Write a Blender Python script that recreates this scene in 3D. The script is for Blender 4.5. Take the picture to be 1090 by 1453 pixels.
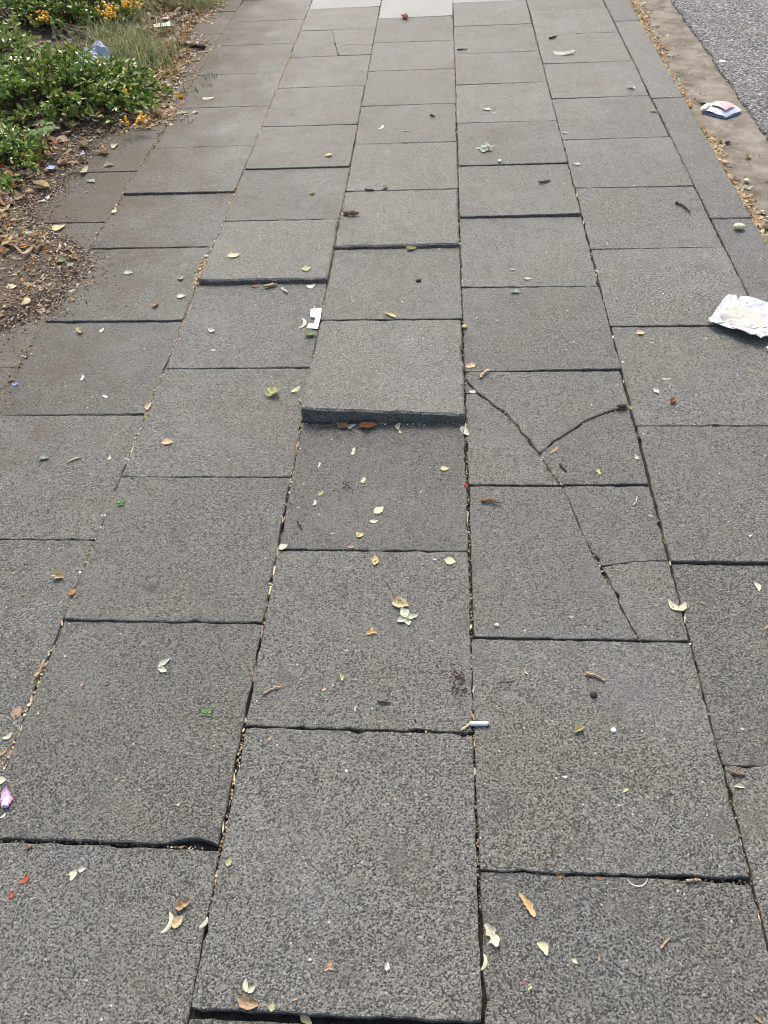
import bpy, bmesh, math, random
from mathutils import Vector, Matrix, noise as mnoise

# ------------------------------------------------------------------ scene, camera, light
scene = bpy.context.scene
for o in list(bpy.data.objects):
    bpy.data.objects.remove(o)
COL = scene.collection
R = math.radians

cam_data = bpy.data.cameras.new('camera')
cam = bpy.data.objects.new('camera', cam_data)
COL.objects.link(cam)
scene.camera = cam
cam_data.sensor_fit = 'VERTICAL'
cam_data.sensor_height = 24.0
cam_data.sensor_width = 18.0
cam_data.lens = 24.0 * 1074.37 / 1453.0
cam_data.clip_start = 0.02
cam_data.clip_end = 600.0
PITCH, ROLL, YAW = 0.832000, -0.072048, 0.105733
cp, sp = math.cos(PITCH), math.sin(PITCH)
ri, fw, up = Vector((1, 0, 0)), Vector((0, cp, -sp)), Vector((0, sp, cp))
cr, sr = math.cos(ROLL), math.sin(ROLL)
ri2, up2 = cr * ri + sr * up, -sr * ri + cr * up
RZ = Matrix.Rotation(YAW, 3, 'Z')
ri2, fw, up2 = RZ @ ri2, RZ @ fw, RZ @ up2
cam.matrix_world = Matrix(((ri2.x, up2.x, -fw.x, 0.7354),
                           (ri2.y, up2.y, -fw.y, 0.0),
                           (ri2.z, up2.z, -fw.z, 1.2170),
                           (0, 0, 0, 1)))

SUN_ELEV, SUN_AZ = R(47), R(-10)        # azimuth from +Y, clockwise positive
world = bpy.data.worlds.new('World')
scene.world = world
world.use_nodes = True
wn = world.node_tree
bg = wn.nodes['Background']
sky = wn.nodes.new('ShaderNodeTexSky')
sky.sky_type = 'NISHITA'
sky.sun_disc = False
sky.sun_elevation = SUN_ELEV
sky.sun_rotation = SUN_AZ
sky.air_density = 1.0
sky.dust_density = 4.6
sky.ozone_density = 0.3
wn.links.new(sky.outputs['Color'], bg.inputs['Color'])
bg.inputs['Strength'].default_value = 0.15
sun_data = bpy.data.lights.new('sun', 'SUN')
sun_data.energy = 1.15
sun_data.angle = R(16)
sun_data.color = (1.0, 0.975, 0.90)
sun = bpy.data.objects.new('sun', sun_data)
COL.objects.link(sun)
sun.location = (0, 8, 12)
sd = Vector((math.sin(SUN_AZ) * math.cos(SUN_ELEV), math.cos(SUN_AZ) * math.cos(SUN_ELEV), math.sin(SUN_ELEV)))
sun.rotation_euler = sd.to_track_quat('Z', 'Y').to_euler()
scene.view_settings.view_transform = 'Standard'
scene.view_settings.look = 'None'
scene.view_settings.exposure = 1.06
scene.view_settings.gamma = 1.0
scene.view_settings.use_curve_mapping = False
scene.render.engine = 'CYCLES'
scene.cycles.max_bounces = 6
scene.cycles.filter_width = 1.0

# ------------------------------------------------------------------ helpers
W = 0.40                                  # slab pitch in metres
def tag(o, label=None, cat=None, group=None, kind=None):
    if label: o['label'] = label
    if cat: o['category'] = cat
    if group: o['group'] = group
    if kind: o['kind'] = kind
    return o
def link(name, me, mat=None, parent=None):
    o = bpy.data.objects.new(name, me)
    COL.objects.link(o)
    if mat is not None and len(me.materials) == 0:
        me.materials.append(mat)
    if parent is not None:
        o.parent = parent
    return o
def empty(name, loc=(0, 0, 0)):
    o = bpy.data.objects.new(name, None)
    o.empty_display_size = 0.05
    COL.objects.link(o)
    o.location = loc
    return o
def mesh(name, verts, faces, smooth=False, cols=None):
    me = bpy.data.meshes.new(name)
    me.from_pydata([tuple(v) for v in verts], [], faces)
    if smooth:
        me.polygons.foreach_set('use_smooth', [True] * len(me.polygons))
    if cols is not None:
        at = me.color_attributes.new('tint', 'FLOAT_COLOR', 'POINT')
        flat = []
        for c in cols:
            flat += [c[0], c[1], c[2], 1.0]
        at.data.foreach_set('color', flat)
    me.update()
    return me

# ------------------------------------------------------------------ materials
class NT:
    def __init__(s, name):
        s.m = bpy.data.materials.new(name)
        s.m.use_nodes = True
        s.t = s.m.node_tree
        s.b = s.t.nodes['Principled BSDF']
        s.out = s.t.nodes['Material Output']
    def n(s, typ, **kw):
        nd = s.t.nodes.new(typ)
        for k, v in kw.items():
            setattr(nd, k, v)
        return nd
    def l(s, a, b):
        s.t.links.new(a, b)
    def noise(s, vec, scale, detail=3.0, rough=0.55, dist=0.0):
        nd = s.n('ShaderNodeTexNoise')
        nd.inputs['Scale'].default_value = scale
        nd.inputs['Detail'].default_value = detail
        nd.inputs['Roughness'].default_value = rough
        nd.inputs['Distortion'].default_value = dist
        s.l(vec, nd.inputs['Vector'])
        return nd
    def vor(s, vec, scale, feature='F1', rand=1.0):
        nd = s.n('ShaderNodeTexVoronoi', feature=feature)
        nd.inputs['Scale'].default_value = scale
        nd.inputs['Randomness'].default_value = rand
        s.l(vec, nd.inputs['Vector'])
        return nd
    def ramp(s, fac, stops, interp='LINEAR'):
        nd = s.n('ShaderNodeValToRGB')
        e = nd.color_ramp.elements
        nd.color_ramp.interpolation = interp
        while len(e) < len(stops):
            e.new(0.5)
        for i, (p, c) in enumerate(stops):
            e[i].position = p
            e[i].color = (c, c, c, 1) if isinstance(c, (int, float)) else (*c, 1)
        s.l(fac, nd.inputs['Fac'])
        return nd.outputs['Color']
    def mix(s, fac, a, b, typ='MIX'):
        nd = s.n('ShaderNodeMix', data_type='RGBA', blend_type=typ)
        for inp, v in ((nd.inputs[0], fac), (nd.inputs[6], a), (nd.inputs[7], b)):
            if isinstance(v, (int, float)):
                inp.default_value = v
            elif isinstance(v, tuple):
                inp.default_value = (*v, 1)
            else:
                s.l(v, inp)
        return nd.outputs[2]
    def math(s, op, a, b=0.0, clamp=False):
        nd = s.n('ShaderNodeMath', operation=op, use_clamp=clamp)
        for inp, v in ((nd.inputs[0], a), (nd.inputs[1], b)):
            if isinstance(v, (int, float)):
                inp.default_value = v
            else:
                s.l(v, inp)
        return nd.outputs[0]
    def bump(s, height, strength, dist):
        nd = s.n('ShaderNodeBump')
        nd.inputs['Strength'].default_value = strength
        nd.inputs['Distance'].default_value = dist
        s.l(height, nd.inputs['Height'])
        s.l(nd.outputs['Normal'], s.b.inputs['Normal'])
    def rough(s, v, spec=0.3):
        s.b.inputs['Roughness'].default_value = v
        s.b.inputs['Specular IOR Level'].default_value = spec

def slab_material(name, tone=(0.148, 0.149, 0.129), dusty=True, pale=False):
    m = NT(name)
    geo = m.n('ShaderNodeNewGeometry')
    pos = geo.outputs['Position']
    info = m.n('ShaderNodeObjectInfo')
    rnd = info.outputs['Random']
    off = m.n('ShaderNodeVectorMath', operation='SCALE')
    comb = m.n('ShaderNodeCombineXYZ')
    comb.inputs[0].default_value, comb.inputs[1].default_value, comb.inputs[2].default_value = 11.0, 23.0, 5.0
    m.l(comb.outputs[0], off.inputs[0]); m.l(rnd, off.inputs['Scale'])
    add = m.n('ShaderNodeVectorMath', operation='ADD')
    m.l(pos, add.inputs[0]); m.l(off.outputs[0], add.inputs[1])
    v = add.outputs[0]
    # warped coordinate so that the grains are irregular
    wn_ = m.noise(v, 200, 2)
    wv = m.n('ShaderNodeVectorMath', operation='SCALE'); m.l(wn_.outputs['Color'], wv.inputs[0]); wv.inputs['Scale'].default_value = 0.002
    wa = m.n('ShaderNodeVectorMath', operation='ADD'); m.l(v, wa.inputs[0]); m.l(wv.outputs[0], wa.inputs[1])
    vv = wa.outputs[0]
    if pale:
        g = m.noise(v, 300, 2)
        base = m.ramp(g.outputs['Fac'], [(0.3, (0.23, 0.235, 0.22)), (0.7, (0.31, 0.315, 0.295))])
        big = m.noise(v, 5, 4)
        base = m.mix(m.ramp(big.outputs['Fac'], [(0.4, 0.0), (0.75, 0.5)]), base, (0.20, 0.20, 0.18))
        m.l(base, m.b.inputs['Base Color'])
        m.rough(0.85)
        m.bump(g.outputs['Fac'], 0.3, 0.001)
        return m.m
    # fine matrix, stone grains, and open pits with their shade painted into the colour
    fine = m.noise(v, 560, 3, 0.65)
    grain = m.vor(vv, 400)
    gcol = m.n('ShaderNodeSeparateColor'); m.l(grain.outputs['Color'], gcol.inputs[0])
    t = tone
    base = m.ramp(fine.outputs['Fac'], [(0.28, tuple(c * 0.62 for c in t)), (0.5, t), (0.74, tuple(c * 1.35 for c in t))])
    stone = m.ramp(gcol.outputs[0], [(0.0, (0.018, 0.018, 0.018)), (0.24, (0.030, 0.030, 0.029)), (0.27, (0.157, 0.156, 0.137)), (0.62, (0.182, 0.179, 0.157)), (0.90, (0.206, 0.202, 0.177)), (1.0, (0.32, 0.32, 0.295))])  # near-black cells: dark stone and painted-in pit shade
    base = m.mix(0.74, base, stone)
    pits = m.noise(vv, 330, 3, 0.7, 0.0)
    pit_shade = m.ramp(pits.outputs['Fac'], [(0.37, 1.0), (0.43, 0.0)])
    base = m.mix(m.math('MULTIPLY', pit_shade, 0.92), base, (0.022, 0.022, 0.022))
    # rare light chips
    lt = m.vor(v, 70)
    ls = m.n('ShaderNodeSeparateColor'); m.l(lt.outputs['Color'], ls.inputs[0])
    chip = m.math('MULTIPLY', m.math('LESS_THAN', lt.outputs['Distance'], 0.13), m.math('GREATER_THAN', ls.outputs[1], 0.86))
    base = m.mix(m.math('MULTIPLY', chip, 0.7), base, (0.52, 0.50, 0.45))
    # each slab has its own tone, and broad weathering runs over all of them
    sv = m.n('ShaderNodeMapRange'); m.l(rnd, sv.inputs[0]); sv.inputs[3].default_value = 0.86; sv.inputs[4].default_value = 1.13
    base = m.mix(1.0, base, m.n('ShaderNodeCombineColor').outputs[0], 'MULTIPLY') if False else base
    vm = m.n('ShaderNodeVectorMath', operation='SCALE'); m.l(base, vm.inputs[0]); m.l(sv.outputs[0], vm.inputs['Scale'])
    base = vm.outputs[0]
    warm = m.noise(v, 3.2, 4, 0.6)
    base = m.mix(m.ramp(warm.outputs['Fac'], [(0.42, 0.0), (0.7, 0.55)]), base, m.mix(1.0, base, (1.05, 1.0, 0.86), 'MULTIPLY'))
    blot = m.noise(pos, 7.0, 6, 0.68)
    base = m.mix(m.ramp(blot.outputs['Fac'], [(0.55, 0.0), (0.72, 0.6)]), base, (0.190, 0.170, 0.140))
    rust = m.noise(pos, 11.3, 3, 0.6)
    base = m.mix(m.ramp(rust.outputs['Fac'], [(0.71, 0.0), (0.82, 0.4)]), base, (0.20, 0.145, 0.10))
    bleach = m.noise(pos, 2.1, 5, 0.7)
    base = m.mix(m.ramp(bleach.outputs['Fac'], [(0.50, 0.0), (0.72, 0.4)]), base, (0.235, 0.240, 0.228))
    dark = m.noise(pos, 14.0, 4, 0.6)
    base = m.mix(m.ramp(dark.outputs['Fac'], [(0.56, 0.0), (0.76, 0.5)]), base, (0.062, 0.058, 0.055))
    # trodden gum and pale smudges, few and far between
    gm = m.vor(vv, 5.5); gs = m.n('ShaderNodeSeparateColor'); m.l(gm.outputs['Color'], gs.inputs[0])
    spot = m.math('MULTIPLY', m.ramp(m.math('ADD', gm.outputs['Distance'], m.math('MULTIPLY', warm.outputs['Fac'], 0.05)), [(0.06, 1.0), (0.13, 0.0)]), m.math('GREATER_THAN', gs.outputs[0], 0.80))
    base = m.mix(m.math('MULTIPLY', spot, 0.4), base, (0.27, 0.27, 0.25))
    spot2 = m.math('MULTIPLY', m.ramp(gm.outputs['Distance'], [(0.05, 1.0), (0.10, 0.0)]), m.math('LESS_THAN', gs.outputs[0], 0.12))
    base = m.mix(m.math('MULTIPLY', spot2, 0.55), base, (0.055, 0.052, 0.048))
    if dusty:                            # soil dust tracked in from the planting bed on the left
        sx = m.n('ShaderNodeSeparateXYZ'); m.l(pos, sx.inputs[0])
        dn = m.noise(pos, 6.0, 5, 0.65)
        d0 = m.n('ShaderNodeMapRange'); m.l(sx.outputs[0], d0.inputs[0])
        d0.inputs[1].default_value = 0.10; d0.inputs[2].default_value = -0.62; d0.inputs[3].default_value = -0.20; d0.inputs[4].default_value = 0.85
        far = m.n('ShaderNodeMapRange'); m.l(sx.outputs[1], far.inputs[0])
        far.inputs[1].default_value = 1.1; far.inputs[2].default_value = 2.6; far.inputs[3].default_value = -0.15; far.inputs[4].default_value = 0.12
        df = m.math('ADD', m.math('ADD', d0.outputs[0], far.outputs[0]), m.math('MULTIPLY', m.math('SUBTRACT', dn.outputs['Fac'], 0.5), 2.1))
        df = m.math('MULTIPLY', m.math('MAXIMUM', m.math('MINIMUM', df, 1.0), 0.0), m.ramp(fine.outputs['Fac'], [(0.3, 0.5), (0.7, 0.9)]))
        base = m.mix(df, base, m.mix(dn.outputs['Fac'], (0.100, 0.079, 0.055), (0.185, 0.149, 0.109)))
    m.l(base, m.b.inputs['Base Color'])
    m.rough(0.62, 0.5)
    if dusty:                            # dust takes the sheen off the stone
        m.l(m.math('ADD', 0.62, m.math('MULTIPLY', df, 0.36)), m.b.inputs['Roughness'])
        m.l(m.math('SUBTRACT', 0.5, m.math('MULTIPLY', df, 0.38)), m.b.inputs['Specular IOR Level'])
    h1 = m.math('MULTIPLY', m.ramp(pits.outputs['Fac'], [(0.34, 0.0), (0.52, 1.0)]), 1.0)
    h2 = m.math('ADD', h1, m.math('MULTIPLY', fine.outputs['Fac'], 0.55))
    h3 = m.math('ADD', m.math('SUBTRACT', h2, m.math('MULTIPLY', grain.outputs['Distance'], 0.6)), m.ramp(gcol.outputs[0], [(0.15, 0.0), (0.4, 0.8)]))
    m.bump(h3, 1.0, 0.0021)
    return m.m

def tint_material(name, rough=0.8, spec=0.25, trans=0.0, scale=120):
    """colour from the mesh's own 'tint' attribute, broken up by a fine noise"""
    m = NT(name)
    at = m.n('ShaderNodeAttribute'); at.attribute_name = 'tint'
    co = m.n('ShaderNodeTexCoord')
    ns = m.noise(co.outputs['Object'], scale, 3)
    c = m.mix(1.0, at.outputs['Color'], m.ramp(ns.outputs['Fac'], [(0.25, 0.62), (0.75, 1.3)]), 'MULTIPLY')
    m.l(c, m.b.inputs['Base Color'])
    m.rough(rough, spec)
    if trans > 0:
        tr = m.n('ShaderNodeBsdfTranslucent'); m.l(c, tr.inputs['Color'])
        mx = m.n('ShaderNodeMixShader'); mx.inputs[0].default_value = trans
        m.l(m.b.outputs[0], mx.inputs[1]); m.l(tr.outputs[0], mx.inputs[2]); m.l(mx.outputs[0], m.out.inputs['Surface'])
    return m.m

def plain_material(name, col, rough=0.7, spec=0.3, var=0.25, scale=60, bump=0.0, bdist=0.001, trans=0.0):
    m = NT(name)
    co = m.n('ShaderNodeTexCoord')
    ns = m.noise(co.outputs['Object'], scale, 4, 0.6)
    c = m.ramp(ns.outputs['Fac'], [(0.25, tuple(x * (1 - var) for x in col)), (0.75, tuple(min(1, x * (1 + var)) for x in col))])
    m.l(c, m.b.inputs['Base Color'])
    m.rough(rough, spec)
    if bump:
        m.bump(ns.outputs['Fac'], bump, bdist)
    if trans > 0:
        tr = m.n('ShaderNodeBsdfTranslucent'); m.l(c, tr.inputs['Color'])
        mx = m.n('ShaderNodeMixShader'); mx.inputs[0].default_value = trans
        m.l(m.b.outputs[0], mx.inputs[1]); m.l(tr.outputs[0], mx.inputs[2]); m.l(mx.outputs[0], m.out.inputs['Surface'])
    return m.m

def ground_material(name, c0, c1, c2, s1=40, s2=260, bump=0.9, bdist=0.006, rough=0.95, pos_big=3.0):
    m = NT(name)
    geo = m.n('ShaderNodeNewGeometry'); v = geo.outputs['Position']
    a = m.noise(v, s1, 5, 0.65); b = m.noise(v, s2, 3, 0.6); g = m.noise(v, pos_big, 4, 0.6)
    c = m.ramp(a.outputs['Fac'], [(0.3, c0), (0.52, c1), (0.72, c2)])
    c = m.mix(1.0, c, m.ramp(b.outputs['Fac'], [(0.3, 0.6), (0.7, 1.35)]), 'MULTIPLY')
    c = m.mix(m.ramp(g.outputs['Fac'], [(0.4, 0.0), (0.7, 0.5)]), c, m.mix(1.0, c, (0.78, 0.76, 0.72), 'MULTIPLY'))
    m.l(c, m.b.inputs['Base Color'])
    m.rough(rough, 0.2)
    m.bump(m.math('ADD', a.outputs['Fac'], m.math('MULTIPLY', b.outputs['Fac'], 0.5)), bump, bdist)
    return m.m

def asphalt_material():
    m = NT('asphalt')
    geo = m.n('ShaderNodeNewGeometry'); v = geo.outputs['Position']
    st = m.vor(v, 95); sc_ = m.n('ShaderNodeSeparateColor'); m.l(st.outputs['Color'], sc_.inputs[0])
    fine = m.noise(v, 380, 3)
    c = m.ramp(sc_.outputs[0], [(0.0, (0.08, 0.08, 0.085)), (0.45, (0.17, 0.17, 0.17)), (0.8, (0.25, 0.248, 0.243)), (1.0, (0.42, 0.41, 0.40))])
    gap = m.ramp(st.outputs['Distance'], [(0.40, 0.0), (0.68, 0.9)])
    c = m.mix(gap, c, (0.04, 0.04, 0.04))
    c = m.mix(1.0, c, m.ramp(fine.outputs['Fac'], [(0.3, 0.75), (0.7, 1.2)]), 'MULTIPLY')
    d = m.noise(v, 7, 4)
    c = m.mix(m.ramp(d.outputs['Fac'], [(0.45, 0.0), (0.7, 0.45)]), c, (0.20, 0.18, 0.155))
    m.l(c, m.b.inputs['Base Color'])
    m.rough(0.85, 0.3)
    h = m.math('SUBTRACT', m.math('MULTIPLY', fine.outputs['Fac'], 0.3), st.outputs['Distance'])
    m.bump(h, 1.0, 0.006)
    return m.m

M_SLAB = slab_material('paving_concrete')
M_KERB = slab_material('kerb_concrete', tone=(0.080, 0.086, 0.088), dusty=False)
M_PALE = slab_material('pale_concrete', pale=True)
M_BED = ground_material('joint_earth', (0.014, 0.012, 0.010), (0.035, 0.029, 0.023), (0.085, 0.070, 0.052))
M_SOIL = ground_material('bed_soil', (0.050, 0.038, 0.027), (0.105, 0.082, 0.060), (0.19, 0.155, 0.118))
M_GROUND = ground_material('far_ground', (0.05, 0.05, 0.03), (0.08, 0.08, 0.04), (0.11, 0.10, 0.06), s1=4)
M_DUST = ground_material('packed_dust', (0.075, 0.060, 0.045), (0.125, 0.104, 0.080), (0.20, 0.17, 0.135))
M_SAND = ground_material('gutter_sand', (0.095, 0.080, 0.060), (0.190, 0.168, 0.135), (0.275, 0.25, 0.21), s1=11, s2=420, bump=0.35, bdist=0.003, pos_big=4.0)
M_ASPH = asphalt_material()
M_TINT = tint_material('dry_matter')
M_LEAFTINT = tint_material('dead_leaf', 0.75, 0.25, 0.25, 90)
M_GREEN = tint_material('glossy_leaf', 0.34, 0.5, 0.25, 70)
M_GRASS = tint_material('grass_blade', 0.6, 0.3, 0.3, 40)
M_BARK = plain_material('shrub_bark', (0.075, 0.052, 0.036), 0.85, var=0.4, scale=90, bump=0.6)
M_BERRY = plain_material('orange_berry', (0.84, 0.42, 0.02), 0.35, 0.5, var=0.3, scale=80)

# ------------------------------------------------------------------ the setting
def sheet(name, x0, x1, y0, y1, z, mat, nx=1, ny=1, zf=None):
    vs, fs = [], []
    for j in range(ny + 1):
        for i in range(nx + 1):
            x = x0 + (x1 - x0) * i / nx; y = y0 + (y1 - y0) * j / ny
            vs.append((x, y, z if zf is None else zf(x, y)))
    for j in range(ny):
        for i in range(nx):
            a = j * (nx + 1) + i
            fs.append((a, a + 1, a + nx + 2, a + nx + 1))
    return tag(link(name, mesh(name, vs, fs, zf is not None), mat), kind='structure')

sheet('ground', -250, 250, -250, 250, -0.25, M_GROUND)
pavement = sheet('pavement', -1.2, 4.348 * W - 0.005, -1.5, 7.0, -0.011, M_BED)
pavement.data.name = 'pavement'

# every slab: a corner list (counter-clockwise from front left) and a height function
SURF = []                                   # (polygon, height function) for setting litter down
def inside(x, y, poly):
    c = False
    j = len(poly) - 1
    for i in range(len(poly)):
        xi, yi = poly[i]; xj, yj = poly[j]
        if (yi > y) != (yj > y) and x < (xj - xi) * (y - yi) / (yj - yi) + xi:
            c = not c
        j = i
    return c
def surface_z(x, y):
    if x > 4.33 * W:
        return -0.058
    for poly, zf in SURF:
        if inside(x, y, poly):
            return zf(x, y)
    return -0.004
def slab_mesh(poly, zf, rng, thick=0.05, jit=0.0009, bevel=0.0028, rough_edges=(), chips=(), solid_top=False):
    n = len(poly)
    per = []
    for i in range(n):
        a, b = Vector(poly[i]), Vector(poly[(i + 1) % n])
        d = b - a; L = d.length
        nrm = Vector((d.y, -d.x)) / max(L, 1e-6)
        k = max(2, int(L / 0.016))
        jj = 0.0019 if i in rough_edges else jit
        for q in range(k):
            t = q / k
            off = rng.gauss(0, jj) if q else 0.0
            off -= max(0.0, rng.random() - 0.90) * 0.038 if q else 0.0
            for (e, t0, t1, dep) in chips:
                if e == i and t0 < t < t1:
                    s = (t - t0) / (t1 - t0)
                    off -= dep * (math.sin(s * math.pi) ** 0.6) * (0.75 + 0.5 * rng.random())
            p = a + d * t + nrm * off
            if q == 0:                     # rounded corner
                prev = Vector(poly[i - 1])
                u = (b - a).normalized() + (prev - a).normalized()
                p = p + u * 0.0012
            per.append(p)
    m_ = len(per)
    vs, fs = [], []
    cx = sum(p.x for p in per) / m_; cy = sum(p.y for p in per) / m_
    ins = []
    for i, p in enumerate(per):
        t = (per[(i + 1) % m_] - per[i - 1]).normalized()
        nn = Vector((-t.y, t.x))
        ins.append(p + nn * bevel * rng.uniform(0.7, 1.35))
    for p in ins: vs.append((p.x, p.y, zf(p.x, p.y)))
    for p in per: vs.append((p.x, p.y, zf(p.x, p.y) - bevel * rng.uniform(0.6, 1.1)))
    for p in per:
        q = Vector((p.x, p.y)); vs.append((q.x + rng.gauss(0, 0.0005), q.y + rng.gauss(0, 0.0005), zf(p.x, p.y) - thick))
    vs.append((cx, cy, zf(cx, cy)))
    c = len(vs) - 1
    for i in range(m_):
        j = (i + 1) % m_
        if not solid_top: fs.append((c, i, j))
        fs.append((i, m_ + i, m_ + j, j))
        fs.append((m_ + i, 2 * m_ + i, 2 * m_ + j, m_ + j))
    if solid_top: fs.append(tuple(range(m_)))      # concave pieces: one face, tessellated by outline
    return mesh('paving_slab', vs, fs)

def zplane(x0, x1, y0, y1, fl, fr, br, bl):
    def f(x, y):
        u = (x - x0) / (x1 - x0); v = (y - y0) / (y1 - y0)
        return (fl * (1 - u) + fr * u) * (1 - v) + (bl * (1 - u) + br * u) * v
    return f

XL = {-3: -3.06, -2: -2.05, -1: -1.035, 0: 0.0, 1: 1.0, 2: 2.0, 3: 3.0, 4: 4.008}    # joint lines in slab widths
YC = {0: [-2.0, -0.97, 0.05, 1.05, 2.03, 3.05, 4.07, 5.07, 6.12, 7.12, 8.10, 9.15, 10.2, 11.25, 12.25, 13.25, 14.25, 15.25, 16.25],
      1: [-2.55, -1.53, -0.51, 0.51, 1.52, 2.54, 3.57, 4.60, 5.66, 6.62, 7.65, 8.68, 9.70, 10.745, 11.75, 12.75, 13.75, 14.75, 15.75],
      2: [-2.08, -1.06, -0.05, 0.98, 2.02, 3.02, 4.045, 5.085, 6.08, 7.085, 8.10, 9.18, 10.21, 11.23, 12.2, 13.2, 14.2, 15.2, 16.2],
      3: [-2.6, -1.58, -0.57, 0.44, 1.485, 2.485, 3.49, 4.57, 5.58, 6.6, 7.6, 8.58, 9.635, 10.635, 11.64, 12.65, 13.65, 14.65, 15.65],
      4: [-2.1, -1.09, -0.07, 0.93, 1.96, 2.965, 3.985, 4.99, 6.05, 7.045, 8.04, 9.105, 10.13, 11.17, 12.2, 13.2, 14.2, 15.2, 16.2],
      5: [-2.7, -1.7, -0.68, 0.35, 1.375, 2.42, 3.455, 4.47, 5.51, 6.55, 7.57, 8.615, 9.67, 10.7, 11.7, 12.7, 13.7, 14.7, 15.7]}
YC[-1] = [v + 0.5 for v in YC[0]]
# settled and lifted slabs: heights in metres at front left, front right, back right, back left
LIFT = {(3, 3.49): (0.043, 0.025, 0.006, 0.008), (3, 4.57): (0.007, 0.005, 0.0, 0.0), (3, 5.58): (0.010, 0.013, 0.0, 0.0),
        (2, 5.085): (0.016, 0.014, 0.004, 0.003), (4, 6.05): (0.007, 0.009, 0.0, 0.0), (1, 6.62): (0.009, 0.006, 0.0, 0.0),
        (1, 4.60): (0.005, 0.003, 0.0, 0.0), (2, 0.98): (0.004, 0.005, 0.001, 0.0), (3, 0.44): (0.009, 0.009, 0.001, 0.001),
        (4, 0.93): (0.003, 0.006, 0.001, 0.0), (5, 2.42): (0.006, 0.007, 0.0, 0.0), (2, 7.085): (0.005, 0.005, 0.0, 0.0),
        (4, 3.985): (0.0, 0.007, 0.0, 0.0), (2, 2.02): (0.004, 0.003, 0.0, 0.001), (2, 6.08): (0.003, 0.002, 0.0, 0.0), (4, 7.045): (0.003, 0.004, 0.0, 0.0),
        (5, 4.47): (0.002, 0.003, 0.0, 0.0), (1, 1.52): (0.0, 0.0, 0.0, 0.0), (1, 5.66): (0.004, 0.001, 0.0, 0.0), (0, 7.12): (0.004, 0.002, 0, 0)}
CHIPS = {(2, 0.98): [(0, 0.82, 0.985, 0.012)], (4, 0.93): [(0, 0.93, 0.99, 0.004)], (2, 5.085): [(0, 0.0, 0.06, 0.006)], (3, 3.49): [(0, 0.0, 0.05, 0.006), (0, 0.30, 0.38, 0.0025), (0, 0.62, 0.75, 0.003)], (3, 5.58): [(0, 0.2, 0.3, 0.003)]}
CRACKED = {(4, 2.965), (4, 1.96), (2, 10.21)}
rng = random.Random(11)
GAPX, GAPY = 0.0018, 0.0013
def put_slab(poly, zf, mat, name='paving_slab', **kw):
    me = slab_mesh(poly, zf, rng, **kw)
    me.name = name
    SURF.append((poly, zf))
    return link(name, me, mat, pavement)
def slab_box(ci, y0, y1):
    x0, x1 = XL[ci - 2] * W + GAPX, XL[ci - 1] * W - GAPX
    return x0, x1, y0 * W + GAPY, y1 * W - GAPY
for ci in range(-1, 6):
    ys = YC[ci]
    for y0, y1 in zip(ys[:-1], ys[1:]):
        x0, x1, a, b = slab_box(ci, y0, y1)
        key = (ci, y0)
        if (ci, y0) == (3, -0.57): b -= 0.006
        if (ci, y0) == (2, -0.05): b -= 0.003
        if ci <= 0: a0 = -0.003
        h = LIFT.get(key) or tuple(rng.uniform(-0.0012, 0.0012) for _ in range(4))
        if key[1] < 20 and key in CRACKED:
            continue
        zf = zplane(x0, x1, a, b, *h)
        w = [rng.gauss(0, 0.0010) for _ in range(8)]
        poly = [(x0 + w[0], a + w[1]), (x1 + w[2], a + w[3]), (x1 + w[4], b + w[5]), (x0 + w[6], b + w[7])]
        mat = M_SLAB
        if (ci == 2 and y0 > 12) or (ci == 3 and y0 > 11.5) or (ci == 4 and y0 > 12):
            mat = M_PALE
        put_slab(poly, zf, mat, chips=CHIPS.get(key, ()), bevel=0.0052 if max(h) > 0.012 else 0.0017, jit=0.0014 if max(h) > 0.012 else 0.0009)
# the two cracked slabs of the fourth column, each broken along its own line
def broken(pieces, zs, gap=0.014):
    for (poly, rough_), h in zip(pieces, zs):
        cx = sum(p[0] for p in poly) / len(poly); cy = sum(p[1] for p in poly) / len(poly)
        zf = (lambda h_, cx_, cy_: (lambda x, y: h_[0] + h_[1] * (x - cx_) + h_[2] * (y - cy_)))(h, cx, cy)
        # pull every piece slightly in, which opens the crack
        P = [(p[0] + (cx - p[0]) * gap, p[1] + (cy - p[1]) * gap) for p in poly]
        small = len(poly) == 3
        put_slab(P, zf, M_SLAB, 'slab_fragment', rough_edges=() if small else rough_, bevel=0.0007 if small else 0.0016, jit=0.0003 if small else 0.0007, solid_top=True)
x0, x1, a, b = slab_box(4, 2.965, 3.985)
KA = [(x0, 1.5669), (0.8298, 1.5124), (0.8813, 1.4493), (0.9173, 1.3942), (0.9392, 1.3489), (0.9685, 1.2862), (0.9862, 1.2354), (1.0081, a)]
KB = [(0.9685, 1.2862), (1.0152, 1.3365), (1.0754, 1.3912), (1.137, 1.4295), (x1, 1.4476)]
broken([([(x0, a)] + KA[::-1][:-1] + [(x0, 1.508)], range(1, 9)),
        ([(x0, 1.511), KA[1], KA[0]], (0, 1)),
        (KA[:5] + KB + [(x1, b), (x0, b)], range(0, 9)),
        ([KA[7], (x1, a)] + KB[::-1] + [KA[6]], (2, 3, 4, 5, 6, 7))],
       [(-0.003, -0.012, 0.0), (-0.004, 0, 0), (0.002, 0.004, 0.004), (-0.001, 0.016, -0.012)])
x0, x1, a, b = slab_box(4, 1.96, 2.965)
KC = [(1.010, b), (1.0246, 1.1048), (1.0454, 1.0112), (1.0609, 0.9583), (1.0766, 0.9044), (1.0929, 0.8369), (1.1097, a)]
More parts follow.
